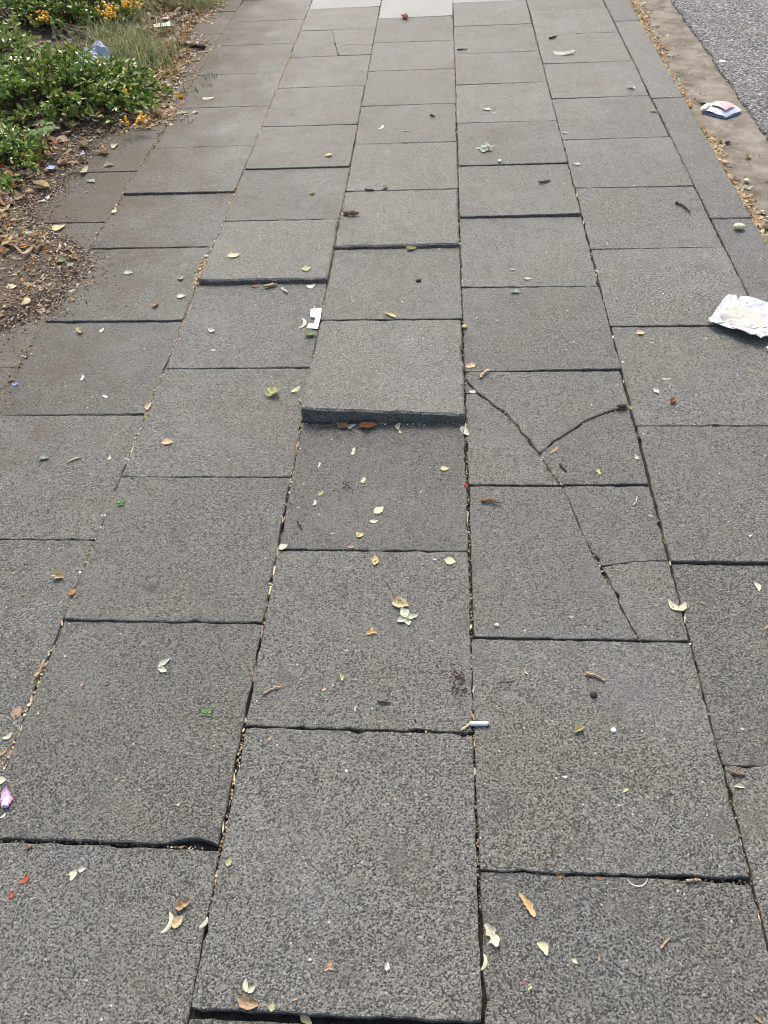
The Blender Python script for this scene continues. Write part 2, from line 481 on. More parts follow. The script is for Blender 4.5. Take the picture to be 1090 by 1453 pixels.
broken([([(x0, a), KC[6]] + KC[:6][::-1] + [(x0, b)], range(1, 7)),
        ([KC[3], (1.1293, 0.970), (x1, 0.9727), (x1, b), KC[0], KC[1], KC[2]], (4, 5, 6)),
        ([KC[6], (x1, a), (x1, 0.9757), (1.1293, 0.9731), KC[3], KC[4], KC[5]], (4, 5, 6))],
       [(0.0, 0, 0), (0.001, 0.003, 0), (0.001, 0.003, 0.0)], gap=0.014)
x0, x1, a, b = slab_box(2, 10.21, 11.23)         # a far slab with a fine crack
broken([([(x0, a), (0.24, a), (0.220, 4.19), (0.185, 4.40), (0.172, b), (x0, b)], (1, 2, 3)),
        ([(0.24, a), (x1, a), (x1, 4.226), (0.27, 4.246), (0.222, 4.192)], (2, 3)),
        ([(0.222, 4.192), (0.27, 4.246), (x1, 4.226), (x1, b), (0.172, b), (0.185, 4.40)], (0, 1))],
       [(0.0, 0, 0), (0.001, 0.0, 0), (0.001, 0.0, 0)], gap=0.001)

# kerb stones, one metre long
kerb = empty('kerb', (4.17 * W, 0, -0.06)); tag(kerb, kind='structure')
def kerb_mesh(poly, rng_):
    return slab_mesh(poly, lambda x, y: -0.001, rng_, thick=0.16, bevel=0.004, solid_top=True)
KY = [-2.0, 0.80, 3.38, 5.965, 8.545, 11.13, 13.71, 16.3]
for y0, y1 in zip(KY[:-1], KY[1:]):
    poly = [(4.02 * W, y0 * W + 0.002), (4.335 * W, y0 * W + 0.002), (4.335 * W, y1 * W - 0.002), (4.02 * W, y1 * W - 0.002)]
    me = kerb_mesh(poly, rng); me.name = 'kerb_stone'
    o = link('kerb_stone', me, M_KERB, kerb); o.matrix_parent_inverse = Matrix.Translation((-4.17 * W, 0, 0.06))
    SURF.append((poly, lambda x, y: -0.001))

# gutter strip and road
def nz(x, y, s, sd=0.0):
    return mnoise.noise(Vector((x * s + sd, y * s - sd, sd * 0.37)))
sheet('gutter', 4.325 * W, 5.4 * W, -1.5, 7.0, -0.06, M_SAND, 8, 90,
      lambda x, y: -0.060 + 0.003 * nz(x, y, 6))
vs, fs = [], []
NY = 340
xs_ = [0.0, 0.006, 0.02, 0.05, 0.1, 0.2, 0.6, 1.5, 3.5, 7.0]
for j in range(NY + 1):
    y = -1.5 + 8.5 * j / NY
    e = 5.0 * W + 0.012 * nz(0, y, 5, 3) + 0.008 * nz(0, y, 22, 5) + 0.005 * nz(0, y, 60, 9)
    for i, dx in enumerate(xs_):
        z = -0.066 if i == 0 else (-0.050 if i == 1 else -0.044 + 0.002 * nz(dx, y, 9) + 0.003 * min(1, dx))
        vs.append((e + dx, y, z))
nx = len(xs_)
for j in range(NY):
    for i in range(nx - 1):
        k = j * nx + i
        fs.append((k, k + 1, k + nx + 1, k + nx))
tag(link('road', mesh('road', vs, fs, False), M_ASPH), kind='structure')

# planting bed: soil that spills over the outer slabs
EDGE = [(-3, -0.86), (0.0, -0.84), (1.2, -0.80), (1.66, -0.70), (1.80, -0.56), (1.88, -0.44), (1.98, -0.415), (2.15, -0.42), (2.27, -0.46), (2.36, -0.58), (2.54, -0.76), (2.66, -0.70), (2.96, -0.655),
        (3.19, -0.68), (3.32, -0.46), (3.7, -0.50), (4.0, -0.52), (4.26, -0.50), (4.6, -0.60), (5.04, -0.60), (5.6, -0.58), (7.1, -0.55)]
def soil_edge(y):
    for (ya, xa), (yb, xb) in zip(EDGE[:-1], EDGE[1:]):
        if ya <= y <= yb:
            t = (y - ya) / (yb - ya)
            return xa + (xb - xa) * t
    return -0.6
def soil_z(x, y):
    d = soil_edge(y) + 0.07 * nz(x, y, 5, 2) + 0.04 * nz(x, y, 12, 6) + 0.026 * nz(x, y, 21, 4) + 0.012 * nz(x, y, 60, 6) - x
    if d < 0: return -0.006 + 0.25 * max(d, -0.06)
    return min(0.002 + 0.14 * d, 0.012 + 0.045 * d, 0.10) + 0.006 * nz(x, y, 14, 1) * min(1, d * 12) + 0.0035 * nz(x, y, 55, 7) * min(1, d * 20 + 0.2)
def build_soil():
    vs, fs = [], []
    ys = [-1.5 + 0.5 * i for i in range(5)] + [1.0 + 0.016 * i for i in range(1, 276)] + [5.5 + 0.25 * i for i in range(7)]
    ds = [-0.05 + 0.0125 * i for i in range(64)] + [0.80 + 0.1 * i for i in range(1, 8)] + [2.0, 2.8, 4.0]
    for y in ys:
        for d in ds:
            x = soil_edge(y) - d
            vs.append((x, y, soil_z(x, y)))
    n = len(ds)
    for j in range(len(ys) - 1):
        for i in range(n - 1):
            k = j * n + i
            fs.append((k, k + n, k + n + 1, k + 1))
    tag(link('soil', mesh('soil', vs, fs, True), M_SOIL), kind='structure')
build_soil()
def joint_dirt(c, y_from, lift, patchy):
    vs, fs = [], []
    for j in range(260):
        y = y_from + (5.0 - y_from) * j / 259
        for s in (-0.012, -0.004, 0.004, 0.012):
            vs.append((c + s + 0.002 * nz(c, y, 30, 3), y, lift + 0.003 * (abs(s) < 0.01) + 0.0022 * nz(s * 9, y, 24, 5) + patchy * (0.6 * nz(c, y, 13, 8) + 0.6 * nz(c, y, 37, 2) + 0.3 * nz(s * 40, y, 80, 5))))
    for j in range(259):
        for i in range(3):
            k = j * 4 + i
            fs.append((k, k + 1, k + 5, k + 4))
    tag(link('joint_soil', mesh('joint_soil', vs, fs, True), M_DUST), kind='structure')
joint_dirt(-1.035 * W, 1.3, -0.0025, 0.0)
joint_dirt(0.0, 0.3, -0.0085, 0.008)
joint_dirt(W, 0.9, -0.0125, 0.011)
def top_z(x, y):
    z = surface_z(x, y)
    if x < soil_edge(y) + 0.05:
        z = max(z, soil_z(x, y))
    return z
LITTER = [
    (0.1042, 0.333, 0.0175, 0.0106, 42, 'frag', 'red', 'bark_flake', 'bark', 'larger red brown flake on the front left slab near the left edge'),
    (0.0906, 0.3104, 0.0107, 0.0103, 76, 'frag', 'red', 'bark_flake', 'bark', 'smaller red brown flake at the left edge below the larger red flake'),
    (0.1786, 0.342, 0.019, 0.0146, 80, 'frag', 'cream', 'torn_leaf', 'leaf', 'cream torn leaf on the front left slab below the chipped joint'),
    (0.1892, 0.3506, 0.0121, 0.0084, 23, 'oval', 'grey', 'petal', 'petal', 'pale grey petal touching the cream torn leaf on the front left slab'),
    (0.3592, 0.3062, 0.0274, 0.0186, 27, 'fold', 'tan', 'dry_leaf', 'leaf', 'upper curled brown half of a leaf pair on the front left slab'),
    (0.3572, 0.2833, 0.0215, 0.0186, 56, 'frag', 'ochre', 'dry_leaf', 'leaf', 'lower triangular tan half of a leaf pair on the front left slab'),
    (0.3429, 0.2808, 0.027, 0.0066, 81, 'curl', 'cream', 'leaf_stalk', 'leaf stalk', 'cream hooked stalk beside the brown leaf pair on the front left slab'),
    (0.418, 0.3685, 0.014, 0.0096, 79, 'oval', 'olive', 'seed', 'seed', 'olive seed at the top left corner of the front centre slab'),
    (0.3976, 0.4992, 0.0224, 0.0102, 69, 'vee', 'green', 'winged_seed', 'winged seed', 'pale green winged seed lying over the joint left of the front centre slab'),
    (0.3963, 0.2839, 0.0153, 0.0056, 61, 'curl', 'cream', 'leaf_stalk', 'leaf stalk', 'cream sliver in the joint right of the brown leaf pair'),
    (0.2029, 0.4941, 0.0099, 0.0073, 74, 'frag', 'tan', 'torn_leaf', 'leaf', 'small tan flake on the wide slab above the chipped joint'),
    (0.3171, 0.4554, 0.0096, 0.0091, 35, 'frag', 'olive', 'torn_leaf', 'leaf', 'small olive crumb right of centre on the slab above the chipped joint'),
    (0.224, 0.2481, 0.0102, 0.0016, 78, 'twig', 'tan', 'twig', 'twig', 'short pale twig alone on the front left slab below the torn cream leaf'),
    (0.0939, 0.3809, 0.008, 0.0072, 2, 'pebble', 'brown', 'pebble', 'pebble', 'brown pebble in the chipped joint at the left edge'),
    (0.0068, 0.4842, 0.016, 0.0133, 12, 'oval', 'cream', 'petal', 'petal', 'cream oval petal at the left edge just above the pink wrapper'),
    (0.0326, 0.4263, 0.0087, 0.0037, 58, 'curl', 'white', 'paper_scrap', 'paper scrap', 'tiny white curl at the left edge below the pink wrapper'),
    (0.4806, 0.2038, 0.0293, 0.0116, 46, 'vee', 'cream', 'winged_seed', 'winged seed', 'cream winged seed on the front edge of the front centre slab'),
    (0.4815, 0.1871, 0.0379, 0.0154, -14, 'fold', 'tan', 'dry_leaf', 'leaf', 'brown folded leaf in the bottom gap under the cream winged seed'),
    (0.5144, 0.1837, 0.0146, 0.0097, 87, 'oval', 'olive', 'dry_leaf', 'leaf', 'olive leaf standing in the bottom gap beside the brown folded leaf'),
    (0.5607, 0.1728, 0.0226, 0.0119, -27, 'oval', 'yellow', 'dry_leaf', 'leaf', 'yellow leaf at the bottom of the photo across the gap'),
    (0.5883, 0.2341, 0.0207, 0.012, 78, 'star', 'tan', 'dry_leaf', 'leaf', 'tan pointed leaf on the lower front centre slab'),
    (0.6687, 0.2385, 0.0113, 0.0077, 81, 'oval', 'grey', 'petal', 'petal', 'pale translucent petal on the front centre slab right of the tan pointed leaf'),
    (0.5593, 0.2416, 0.0059, 0.0043, 11, 'pebble', 'cream', 'pebble', 'pebble', 'cream bead left of the tan pointed leaf on the front centre slab'),
    (0.5445, 0.1933, 0.0094, 0.007, 20, 'frag', 'tan', 'torn_leaf', 'leaf', 'tan flake near the bottom edge of the front centre slab'),
    (0.8151, 0.2844, 0.0376, 0.0179, -61, 'frag', 'cream', 'dry_leaf', 'leaf', 'large cream curled leaf at the joint right of the front centre slab'),
    (0.8039, 0.2503, 0.0193, 0.0054, 82, 'curl', 'cream', 'leaf_stalk', 'leaf stalk', 'cream sliver in the joint below the large cream curled leaf'),
    (0.8691, 0.3264, 0.0424, 0.0145, -58, 'frag', 'orange', 'dry_leaf', 'leaf', 'long orange brown ragged leaf on the front right slab'),
    (0.8857, 0.2704, 0.0235, 0.0136, -49, 'half', 'yellowc', 'dry_leaf', 'leaf', 'pale half moon leaf on the front right slab below the orange ragged leaf'),
    (1.0589, 0.2856, 0.0198, 0.0045, 43, 'twig', 'tan', 'twig', 'twig', 'thick tan twig stub alone on the front right slab'),
    (0.9226, 0.3713, 0.0194, 0.0105, 16, 'fold', 'amber', 'dry_leaf', 'leaf', 'amber leaf in the joint at the top of the front right slab'),
    (0.9781, 0.3674, 0.0133, 0.0066, -3, 'frag', 'brown', 'dry_leaf', 'leaf', 'brown scrap in the joint right of the amber leaf'),
    (1.1158, 0.3697, 0.0218, 0.0052, 5, 'twig', 'tan', 'twig', 'twig', 'flat tan stick in the joint at the top of the front right slab'),
    (1.2201, 0.5349, 0.022, 0.0075, -12, 'twig', 'brown', 'twig', 'twig', 'brown twig near the right edge at the lower right'),
    (1.2178, 0.5128, 0.0161, 0.0064, -3, 'half', 'cream', 'petal', 'petal', 'cream petal just below the brown twig at the right edge'),
    (1.0341, 0.3637, 0.0335, 0.0016, 7, 'curl', 'white', 'fibre', 'fibre', 'thin white fibre lying along the joint at the lower right'),
    (0.9303, 0.2574, 0.0086, 0.0059, -38, 'oval', 'yellowc', 'petal', 'petal', 'small pale petal right of the half moon leaf on the front right slab'),
    (1.0384, 0.5012, 0.011, 0.0086, 30, 'frag', 'yellow', 'torn_leaf', 'leaf', 'small yellow fleck on the slab right of the cigarette, below its yellow leaf'),
    (1.1619, 0.2, 0.0133, 0.0044, -40, 'twig', 'tan', 'twig', 'twig', 'pale twig in the bottom right corner'),
    (0.8653, 0.2224, 0.0085, 0.0054, 45, 'frag', 'yellow', 'torn_leaf', 'leaf', 'small yellow fleck low on the front right slab near its left side'),
    (0.8572, 0.2287, 0.0066, 0.0042, 45, 'frag', 'red', 'torn_leaf', 'leaf', 'small red fleck above a yellow fleck low on the front right slab'),
    (0.964, 0.2632, 0.0101, 0.0042, 72, 'frag', 'tan', 'torn_leaf', 'leaf', 'thin tan flake in the middle of the front right slab'),
    (0.9437, 0.5214, 0.008, 0.005, 2, 'frag', 'white', 'paper_scrap', 'paper scrap', 'white speck on the slab lower right of the cigarette'),
    (1.1969, 0.8615, 0.0513, 0.0142, 64, 'vee', 'cream', 'winged_seed', 'winged seed', 'cream winged seed with dark dots across the joint at middle right'),
    (1.0163, 0.7042, 0.0369, 0.0078, -25, 'twig', 'tan', 'twig', 'twig', 'tan twig lying on the slab below the long crack'),
    (1.0094, 0.6706, 0.0134, 0.0122, 1, 'pebble', 'dark', 'pebble', 'pebble', 'dark pebble just below the tan twig on the slab under the long crack'),
    (0.9771, 0.6035, 0.0229, 0.0141, 27, 'fold', 'yellow', 'dry_leaf', 'leaf', 'yellow leaf on the slab right of the cigarette'),
    (1.0336, 0.6038, 0.0094, 0.0093, 2, 'pebble', 'white', 'pebble', 'pebble', 'white bead right of the yellow leaf on the slab beside the cigarette'),
    (1.3511, 0.9123, 0.0223, 0.0098, -80, 'half', 'green', 'petal', 'petal', 'pale green petal near the right edge below the wide dark joint'),
    (1.3721, 1.0377, 0.014, 0.0079, 33, 'frag', 'cream', 'torn_leaf', 'leaf', 'cream fleck near the right edge above the wide dark joint'),
    (0.9902, 0.8365, 0.0123, 0.01, 13, 'frag', 'olive', 'torn_leaf', 'leaf', 'olive fleck left of the long diagonal crack'),
    (1.3457, 0.8214, 0.0194, 0.0092, 39, 'frag', 'tan', 'torn_leaf', 'leaf', 'tan flake cut by the right edge below the pale green petal'),
    (0.6643, 0.8583, 0.0406, 0.0264, -13, 'fold', 'straw', 'dry_leaf', 'leaf', 'straw coloured folded leaf on the slab left of the long crack'),
    (0.6408, 0.8885, 0.0607, 0.0031, -67, 'twig', 'brown', 'leaf_stalk', 'leaf stalk', 'thin brown stalk reaching up from the straw folded leaf'),
    (0.6763, 0.8272, 0.0382, 0.0252, 75, 'star', 'green', 'winged_seed', 'winged seed', 'pale green three lobed seed just below the straw folded leaf'),
    (0.6103, 0.7954, 0.0229, 0.0202, 19, 'star', 'amber', 'dry_leaf', 'leaf', 'amber leaf left of the pale green three lobed seed'),
    (0.6066, 0.9664, 0.0313, 0.0149, 90, 'fold', 'yellow', 'dry_leaf', 'leaf', 'upright yellow leaf just below the joint above the straw folded leaf'),
    (0.761, 0.9667, 0.0262, 0.0213, -18, 'oval', 'yellowc', 'dry_leaf', 'leaf', 'pale yellow leaf near the right end of the joint above the straw leaf'),
    (0.7294, 0.9718, 0.0119, 0.0087, -24, 'frag', 'cream', 'torn_leaf', 'leaf', 'cream crumb left of the pale yellow leaf near the joint'),
    (0.411, 1.0016, 0.0239, 0.0187, 34, 'oval', 'green', 'dry_leaf', 'leaf', 'pale green leaf in the left corner of the slab with the straw leaf'),
    (0.571, 1.0345, 0.0189, 0.0183, 39, 'fold', 'yellow', 'dry_leaf', 'leaf', 'small yellow leaf just above the joint on the slab below the raised slab'),
    (0.5119, 1.0397, 0.0136, 0.0088, 1, 'frag', 'olive', 'torn_leaf', 'leaf', 'olive flake left of the small yellow leaf below the raised slab'),
    (0.5541, 1.0033, 0.0148, 0.0134, 1, 'frag', 'ochre', 'torn_leaf', 'leaf', 'ochre crumb in the joint below the small yellow leaf'),
    (0.6073, 1.1075, 0.0305, 0.0229, 45, 'oval', 'yellowc', 'dry_leaf', 'leaf', 'pale round leaf in the lower middle of the slab below the raised slab'),
    (0.5985, 1.0746, 0.0182, 0.0095, 7, 'oval', 'cream', 'petal', 'petal', 'cream petal just below the pale round leaf'),
    (0.4394, 1.0609, 0.0259, 0.0051, -60, 'twig', 'dark', 'twig', 'twig', 'short dark twig at the lower left of the slab below the raised slab'),
    (0.4398, 0.6657, 0.0335, 0.0051, 27, 'twig', 'tan', 'twig', 'twig', 'tan splinter low at the left joint level with the cigarette'),
    (0.5329, 0.6709, 0.0101, 0.0091, 35, 'frag', 'ochre', 'torn_leaf', 'leaf', 'ochre crumb right of the tan splinter'),
    (0.5613, 0.6959, 0.019, 0.0075, -67, 'half', 'olive', 'petal', 'petal', 'olive petal on the slab left of the cigarette'),
    (0.6423, 0.6473, 0.0213, 0.0058, -4, 'twig', 'dark', 'twig', 'twig', 'dark twig with pale end left of the cigarette'),
    (0.7795, 0.6941, 0.0155, 0.0113, 62, 'frag', 'dark', 'dropping', 'dropping', 'dark crumbling lump beside the joint above the cigarette'),
    (0.7842, 0.6745, 0.0116, 0.0086, 23, 'frag', 'dark', 'dropping', 'dropping', 'smaller dark lump just below the crumbling one above the cigarette'),
    (0.7718, 0.677, 0.0077, 0.0057, 23, 'frag', 'dark', 'dropping', 'dropping', 'tiny dark lump left of the smaller lump above the cigarette'),
    (0.7364, 0.7205, 0.0097, 0.0048, -53, 'frag', 'dark', 'torn_leaf', 'leaf', 'dark fleck upper left of the crumbling dark lump'),
    (0.7866, 0.6058, 0.0192, 0.0056, 43, 'twig', 'straw', 'twig', 'twig', 'straw splinter touching the left end of the cigarette'),
    (0.5931, 0.635, 0.0134, 0.0076, 80, 'frag', 'grey', 'torn_leaf', 'leaf', 'pale grey chip left of the cigarette near the joint'),
    (0.848, 0.8129, 0.0093, 0.0089, 1, 'pebble', 'grey', 'pebble', 'pebble', 'pale pebble by the joint at the lower left of the split slab'),
    (0.8612, 0.6947, 0.0303, 0.002, 7, 'twig', 'brown', 'twig', 'twig', 'hair thin brown twig left of the tan twig under the long crack'),
    (-0.0462, 0.9146, 0.0302, 0.0272, -16, 'fold', 'ochre', 'dry_leaf', 'leaf', 'crumpled ochre leaf near the left edge at mid height'),
    (-0.0044, 0.8758, 0.021, 0.0186, 64, 'fold', 'amber', 'dry_leaf', 'leaf', 'amber leaf lower right of the crumpled ochre leaf'),
    (0.2292, 0.7055, 0.0443, 0.0201, -14, 'vee', 'green', 'winged_seed', 'winged seed', 'pale green winged seed in the middle of the large left slab'),
    (0.3296, 0.617, 0.0266, 0.0173, 18, 'star', 'leafgreen', 'leaf_sprig', 'leaf', 'crumpled green leaf right of the pale green winged seed on the large left slab'),
    (-0.0166, 0.6103, 0.0276, 0.0216, 87, 'oval', 'tan', 'dry_leaf', 'leaf', 'tan pointed leaf in the joint at the left edge of the large left slab'),
    (-0.0058, 0.6984, 0.0348, 0.0083, 83, 'twig', 'tan', 'twig', 'twig', 'brown splinter standing in the joint above the tan pointed leaf'),
    (-0.0154, 0.5644, 0.0194, 0.014, 46, 'frag', 'cream', 'torn_leaf', 'leaf', 'cream crumpled flake in the joint under the tan pointed leaf'),
    (-0.0124, 0.5346, 0.0169, 0.0122, 46, 'frag', 'tan', 'torn_leaf', 'leaf', 'tan crumpled flake in the joint cut by the left edge'),
    (0.0855, 0.6696, 0.0137, 0.0059, 90, 'frag', 'tan', 'torn_leaf', 'leaf', 'tan flake left of the pale green winged seed on the large left slab'),
    (0.1319, 0.6708, 0.0119, 0.0081, 39, 'frag', 'brown', 'torn_leaf', 'leaf', 'brown flake between a tan flake and the pale green winged seed'),
    (0.0855, 2.1821, 0.0444, 0.0328, 14, 'oval', 'yellowc', 'dry_leaf', 'leaf', 'pale yellow leaf on the lifted slab left of the centre column'),
    (-0.2384, 2.1074, 0.0365, 0.0269, -10, 'oval', 'sage', 'dry_leaf', 'leaf', 'sage green leaf on the slab with the dusty patch at left'),
    (-0.0351, 1.9656, 0.0311, 0.0254, 17, 'oval', 'green', 'dry_leaf', 'leaf', 'pale green leaf near the right corner of the slab with the dusty patch'),
    (-0.1006, 1.918, 0.0341, 0.0235, 60, 'fold', 'ochre', 'dry_leaf', 'leaf', 'ochre folded leaf left of the pale green leaf near the dusty patch'),
    (-0.0618, 2.0691, 0.0245, 0.0225, 37, 'fold', 'grey', 'dry_leaf', 'leaf', 'pale grey leaf by the leaf filled joint at left of the lifted slab'),
    (-0.2917, 1.7922, 0.041, 0.0176, -61, 'fold', 'ochre', 'dry_leaf', 'leaf', 'ochre leaf with green tip below the joint near the left soil'),
    (-0.229, 1.798, 0.0217, 0.0109, 79, 'oval', 'white', 'petal', 'petal', 'white petal right of the ochre leaf with green tip'),
    (-0.2146, 1.5771, 0.0228, 0.0109, 95, 'frag', 'white', 'paper_scrap', 'paper scrap', 'white chip low on the left slab with a rust patch'),
    (-0.1288, 1.4999, 0.0196, 0.0098, -35, 'frag', 'white', 'paper_scrap', 'paper scrap', 'white chip just above the left joint, lower right of another chip'),
    (0.0944, 1.7886, 0.0239, 0.0167, -40, 'oval', 'green', 'petal', 'petal', 'pale green petal on the slab left of the white card'),
    (0.1172, 1.6982, 0.0153, 0.0124, 16, 'frag', 'grey', 'torn_leaf', 'leaf', 'grey flake below the pale green petal left of the white card'),
    (0.0027, 1.4568, 0.0359, 0.0173, 87, 'half', 'ochre', 'dry_leaf', 'leaf', 'ochre curled leaf standing in the left joint'),
    (0.0815, 1.3248, 0.0323, 0.0237, 7, 'oval', 'peach', 'dry_leaf', 'leaf', 'peach oval leaf with a short stalk on the slab right of the left joint'),
    (-0.206, 1.2652, 0.0276, 0.0193, 15, 'half', 'sage', 'dry_leaf', 'leaf', 'sage green curled leaf with dark shadow on the far left slab'),
    (-0.0477, 1.2704, 0.0169, 0.0107, 84, 'frag', 'yellowc', 'torn_leaf', 'leaf', 'pale yellow crumb at the left joint level with the peach leaf'),
    (-0.1303, 1.263, 0.0349, 0.006, 32, 'twig', 'straw', 'twig', 'twig', 'straw strand right of the sage curled leaf on the far left slab'),
    (0.0251, 1.122, 0.0337, 0.0169, -6, 'star', 'leafgreen', 'leaf_sprig', 'leaf', 'green sprig right of the left joint at mid height'),
    (-0.3917, 1.5547, 0.0162, 0.0138, 16, 'frag', 'blue', 'plastic_scrap', 'plastic scrap', 'blue scrap at the left edge below the dirt filled joint'),
    (-0.4094, 1.57, 0.0212, 0.0154, 26, 'fold', 'ochre', 'dry_leaf', 'leaf', 'ochre leaf touching the blue scrap at the left edge'),
    (0.3507, 1.8182, 0.0473, 0.0097, 91, 'curl', 'cream', 'leaf_stalk', 'leaf stalk', 'cream curl left of the white card'),
    (0.3793, 1.7631, 0.0407, 0.0258, -9, 'fold', 'leafpale', 'dry_leaf', 'leaf', 'pale green folded husk just below the white card'),
    (0.3292, 2.0942, 0.0357, 0.032, 27, 'oval', 'leafpale', 'dry_leaf', 'leaf', 'pale green leaf at the front edge of the lifted slab left of centre'),
    (0.3497, 2.0135, 0.0276, 0.0218, 17, 'frag', 'white', 'torn_leaf', 'leaf', 'white crumpled flake below the lifted slab edge near its right end'),
    (0.5954, 1.8446, 0.0533, 0.0172, -39, 'half', 'yellow', 'dry_leaf', 'leaf', 'yellow curled leaf behind the raised slab'),
    (0.6732, 2.0319, 0.0187, 0.0132, 33, 'pebble', 'dark', 'pebble', 'pebble', 'dark pebble on the slab behind the raised slab'),
    (0.3088, 1.5109, 0.0443, 0.0385, 69, 'fold', 'yellow', 'dry_leaf', 'leaf', 'bright yellow leaf left of the raised slab'),
    (0.3695, 1.5218, 0.0319, 0.021, 45, 'frag', 'yellowc', 'torn_leaf', 'leaf', 'pale torn leaf between the bright yellow leaf and the raised slab'),
    (0.3899, 1.4766, 0.0281, 0.0152, -56, 'fold', 'ochre', 'dry_leaf', 'leaf', 'ochre leaf against the left front corner of the raised slab'),
    (0.5051, 1.4086, 0.039, 0.0224, -8, 'fold', 'redbrown', 'dry_leaf', 'leaf', 'brown crumpled leaf under the raised edge, left of the long one'),
    (0.5658, 1.411, 0.0536, 0.0231, 4, 'fold', 'rust', 'dry_leaf', 'leaf', 'long rust brown leaf tucked under the raised slab edge'),
    (0.46, 1.4062, 0.0346, 0.0136, 7, 'frag', 'brown', 'dry_leaf', 'leaf', 'dark brown scrap under the left end of the raised edge'),
    (0.5227, 1.3851, 0.0285, 0.022, 54, 'star', 'green', 'leaf_sprig', 'leaf', 'pale green sprig below the raised edge at left'),
    (0.6404, 1.4055, 0.0291, 0.0147, 79, 'half', 'leafpale', 'dry_leaf', 'leaf', 'curled pale green leaf below the middle of the raised edge'),
    (0.6438, 1.3619, 0.0176, 0.0091, -67, 'frag', 'yellow', 'torn_leaf', 'leaf', 'yellow fleck below the curled pale green leaf'),
    (0.5484, 1.3877, 0.0232, 0.0146, 29, 'frag', 'redbrown', 'torn_leaf', 'leaf', 'reddish flake below the long rust brown leaf'),
    (0.7987, 1.3641, 0.037, 0.0177, -62, 'oval', 'green', 'petal', 'petal', 'white green petal in the joint right of the raised edge'),
    (0.7499, 1.2369, 0.0224, 0.0175, 0, 'oval', 'yellow', 'dry_leaf', 'leaf', 'yellow leaf right of the dark stain below the raised slab'),
    (0.537, 1.2929, 0.0303, 0.0124, 84, 'frag', 'yellowc', 'torn_leaf', 'leaf', 'pale flake above the dark stain below the raised slab'),
    (0.567, 1.1978, 0.0208, 0.0139, 79, 'frag', 'yellowc', 'torn_leaf', 'leaf', 'pale crumb right of the dark stain below the raised slab'),
    (0.4601, 1.2477, 0.0171, 0.0058, 82, 'frag', 'white', 'paper_scrap', 'paper scrap', 'white chip at the left of the slab below the raised slab'),
    (0.4751, 1.1554, 0.0194, 0.0135, 53, 'frag', 'ochre', 'torn_leaf', 'leaf', 'ochre flake left of the dark stain below the raised slab'),
    (0.4624, 1.1274, 0.0182, 0.0108, 81, 'frag', 'white', 'torn_leaf', 'leaf', 'white flake lower left of the ochre flake below the raised slab'),
    (0.805, 1.7922, 0.0155, 0.0182, -1, 'pebble', 'amber', 'berry', 'berry', 'orange berry in the joint right of the raised slab'),
    (0.8182, 1.6169, 0.0263, 0.0266, 15, 'frag', 'peach', 'torn_leaf', 'leaf', 'peach crumpled flake right of the raised slab'),
    (0.8534, 1.578, 0.0362, 0.0112, 47, 'twig', 'peach', 'twig', 'twig', 'peach splinter right of the peach crumpled flake'),
    (0.8212, 1.5181, 0.0232, 0.0193, 29, 'frag', 'white', 'torn_leaf', 'leaf', 'white flake on the curved crack near its upper end'),
    (0.7968, 1.1834, 0.0078, 0.0091, 0, 'pebble', 'scarlet', 'berry', 'berry', 'tiny scarlet berry at the joint corner left of the cracked slab'),
    (0.8492, 1.1302, 0.0381, 0.0109, -11, 'twig', 'brown', 'twig', 'twig', 'frayed brown twig at the top of the split slab'),
    (0.229, 2.0169, 0.0382, 0.0127, 17, 'twig', 'tan', 'twig', 'twig', 'tan splinter under the lifted slab left of centre'),
    (0.2734, 1.9923, 0.0279, 0.0098, -48, 'twig', 'cream', 'twig', 'twig', 'cream splinter under the lifted slab left of centre'),
    (0.1791, 2.0182, 0.0255, 0.017, 8, 'frag', 'redbrown', 'torn_leaf', 'leaf', 'reddish flake under the lifted slab left of centre'),
    (0.9968, 2.0382, 0.0268, 0.0192, -2, 'oval', 'peach', 'dry_leaf', 'leaf', 'peach leaf above a faint joint in the column right of centre'),
    (0.9548, 1.9629, 0.0303, 0.0138, -5, 'half', 'green', 'petal', 'petal', 'pale green petal just below the faint joint right of centre'),
    (0.9566, 2.0911, 0.0189, 0.0123, -2, 'frag', 'cream', 'torn_leaf', 'leaf', 'cream flake upper left of the peach leaf'),
    (1.2762, 1.757, 0.0286, 0.0235, 8, 'oval', 'ochre', 'dry_leaf', 'leaf', 'ochre oval leaf left of the white paper wrapper'),
    (1.2714, 1.5089, 0.0182, 0.0139, -61, 'frag', 'white', 'paper_scrap', 'paper scrap', 'white chip below the ochre oval leaf'),
    (1.3029, 1.4708, 0.0283, 0.0161, 50, 'fold', 'rust', 'dry_leaf', 'leaf', 'rust brown leaf on the slab under the white paper wrapper'),
    (1.3043, 1.5561, 0.0259, 0.0101, -1, 'frag', 'grey', 'torn_leaf', 'leaf', 'grey shred above the rust brown leaf'),
    (1.0165, 1.24, 0.0269, 0.0061, -64, 'twig', 'dark', 'twig', 'twig', 'short dark twig right of the curved crack'),
    (1.0945, 1.2268, 0.018, 0.0118, -75, 'frag', 'yellow', 'torn_leaf', 'leaf', 'yellow fleck right of the dark twig on the cracked slab'),
    (1.184, 1.2725, 0.0183, 0.0117, -82, 'frag', 'yellowc', 'torn_leaf', 'leaf', 'pale crumb in the joint right of the cracked slab'),
    (1.1782, 1.4477, 0.0258, 0.0147, 7, 'pebble', 'dark', 'soil_clod', 'clod', 'dark clod filling the crack end at the joint'),
    (1.0019, 1.3004, 0.033, 0.0113, 48, 'frag', 'tan', 'torn_leaf', 'leaf', 'tan shreds where the two cracks meet'),
    (1.1583, 1.1366, 0.0271, 0.0042, 63, 'twig', 'grey', 'twig', 'twig', 'grey twig near the right side of the split slab'),
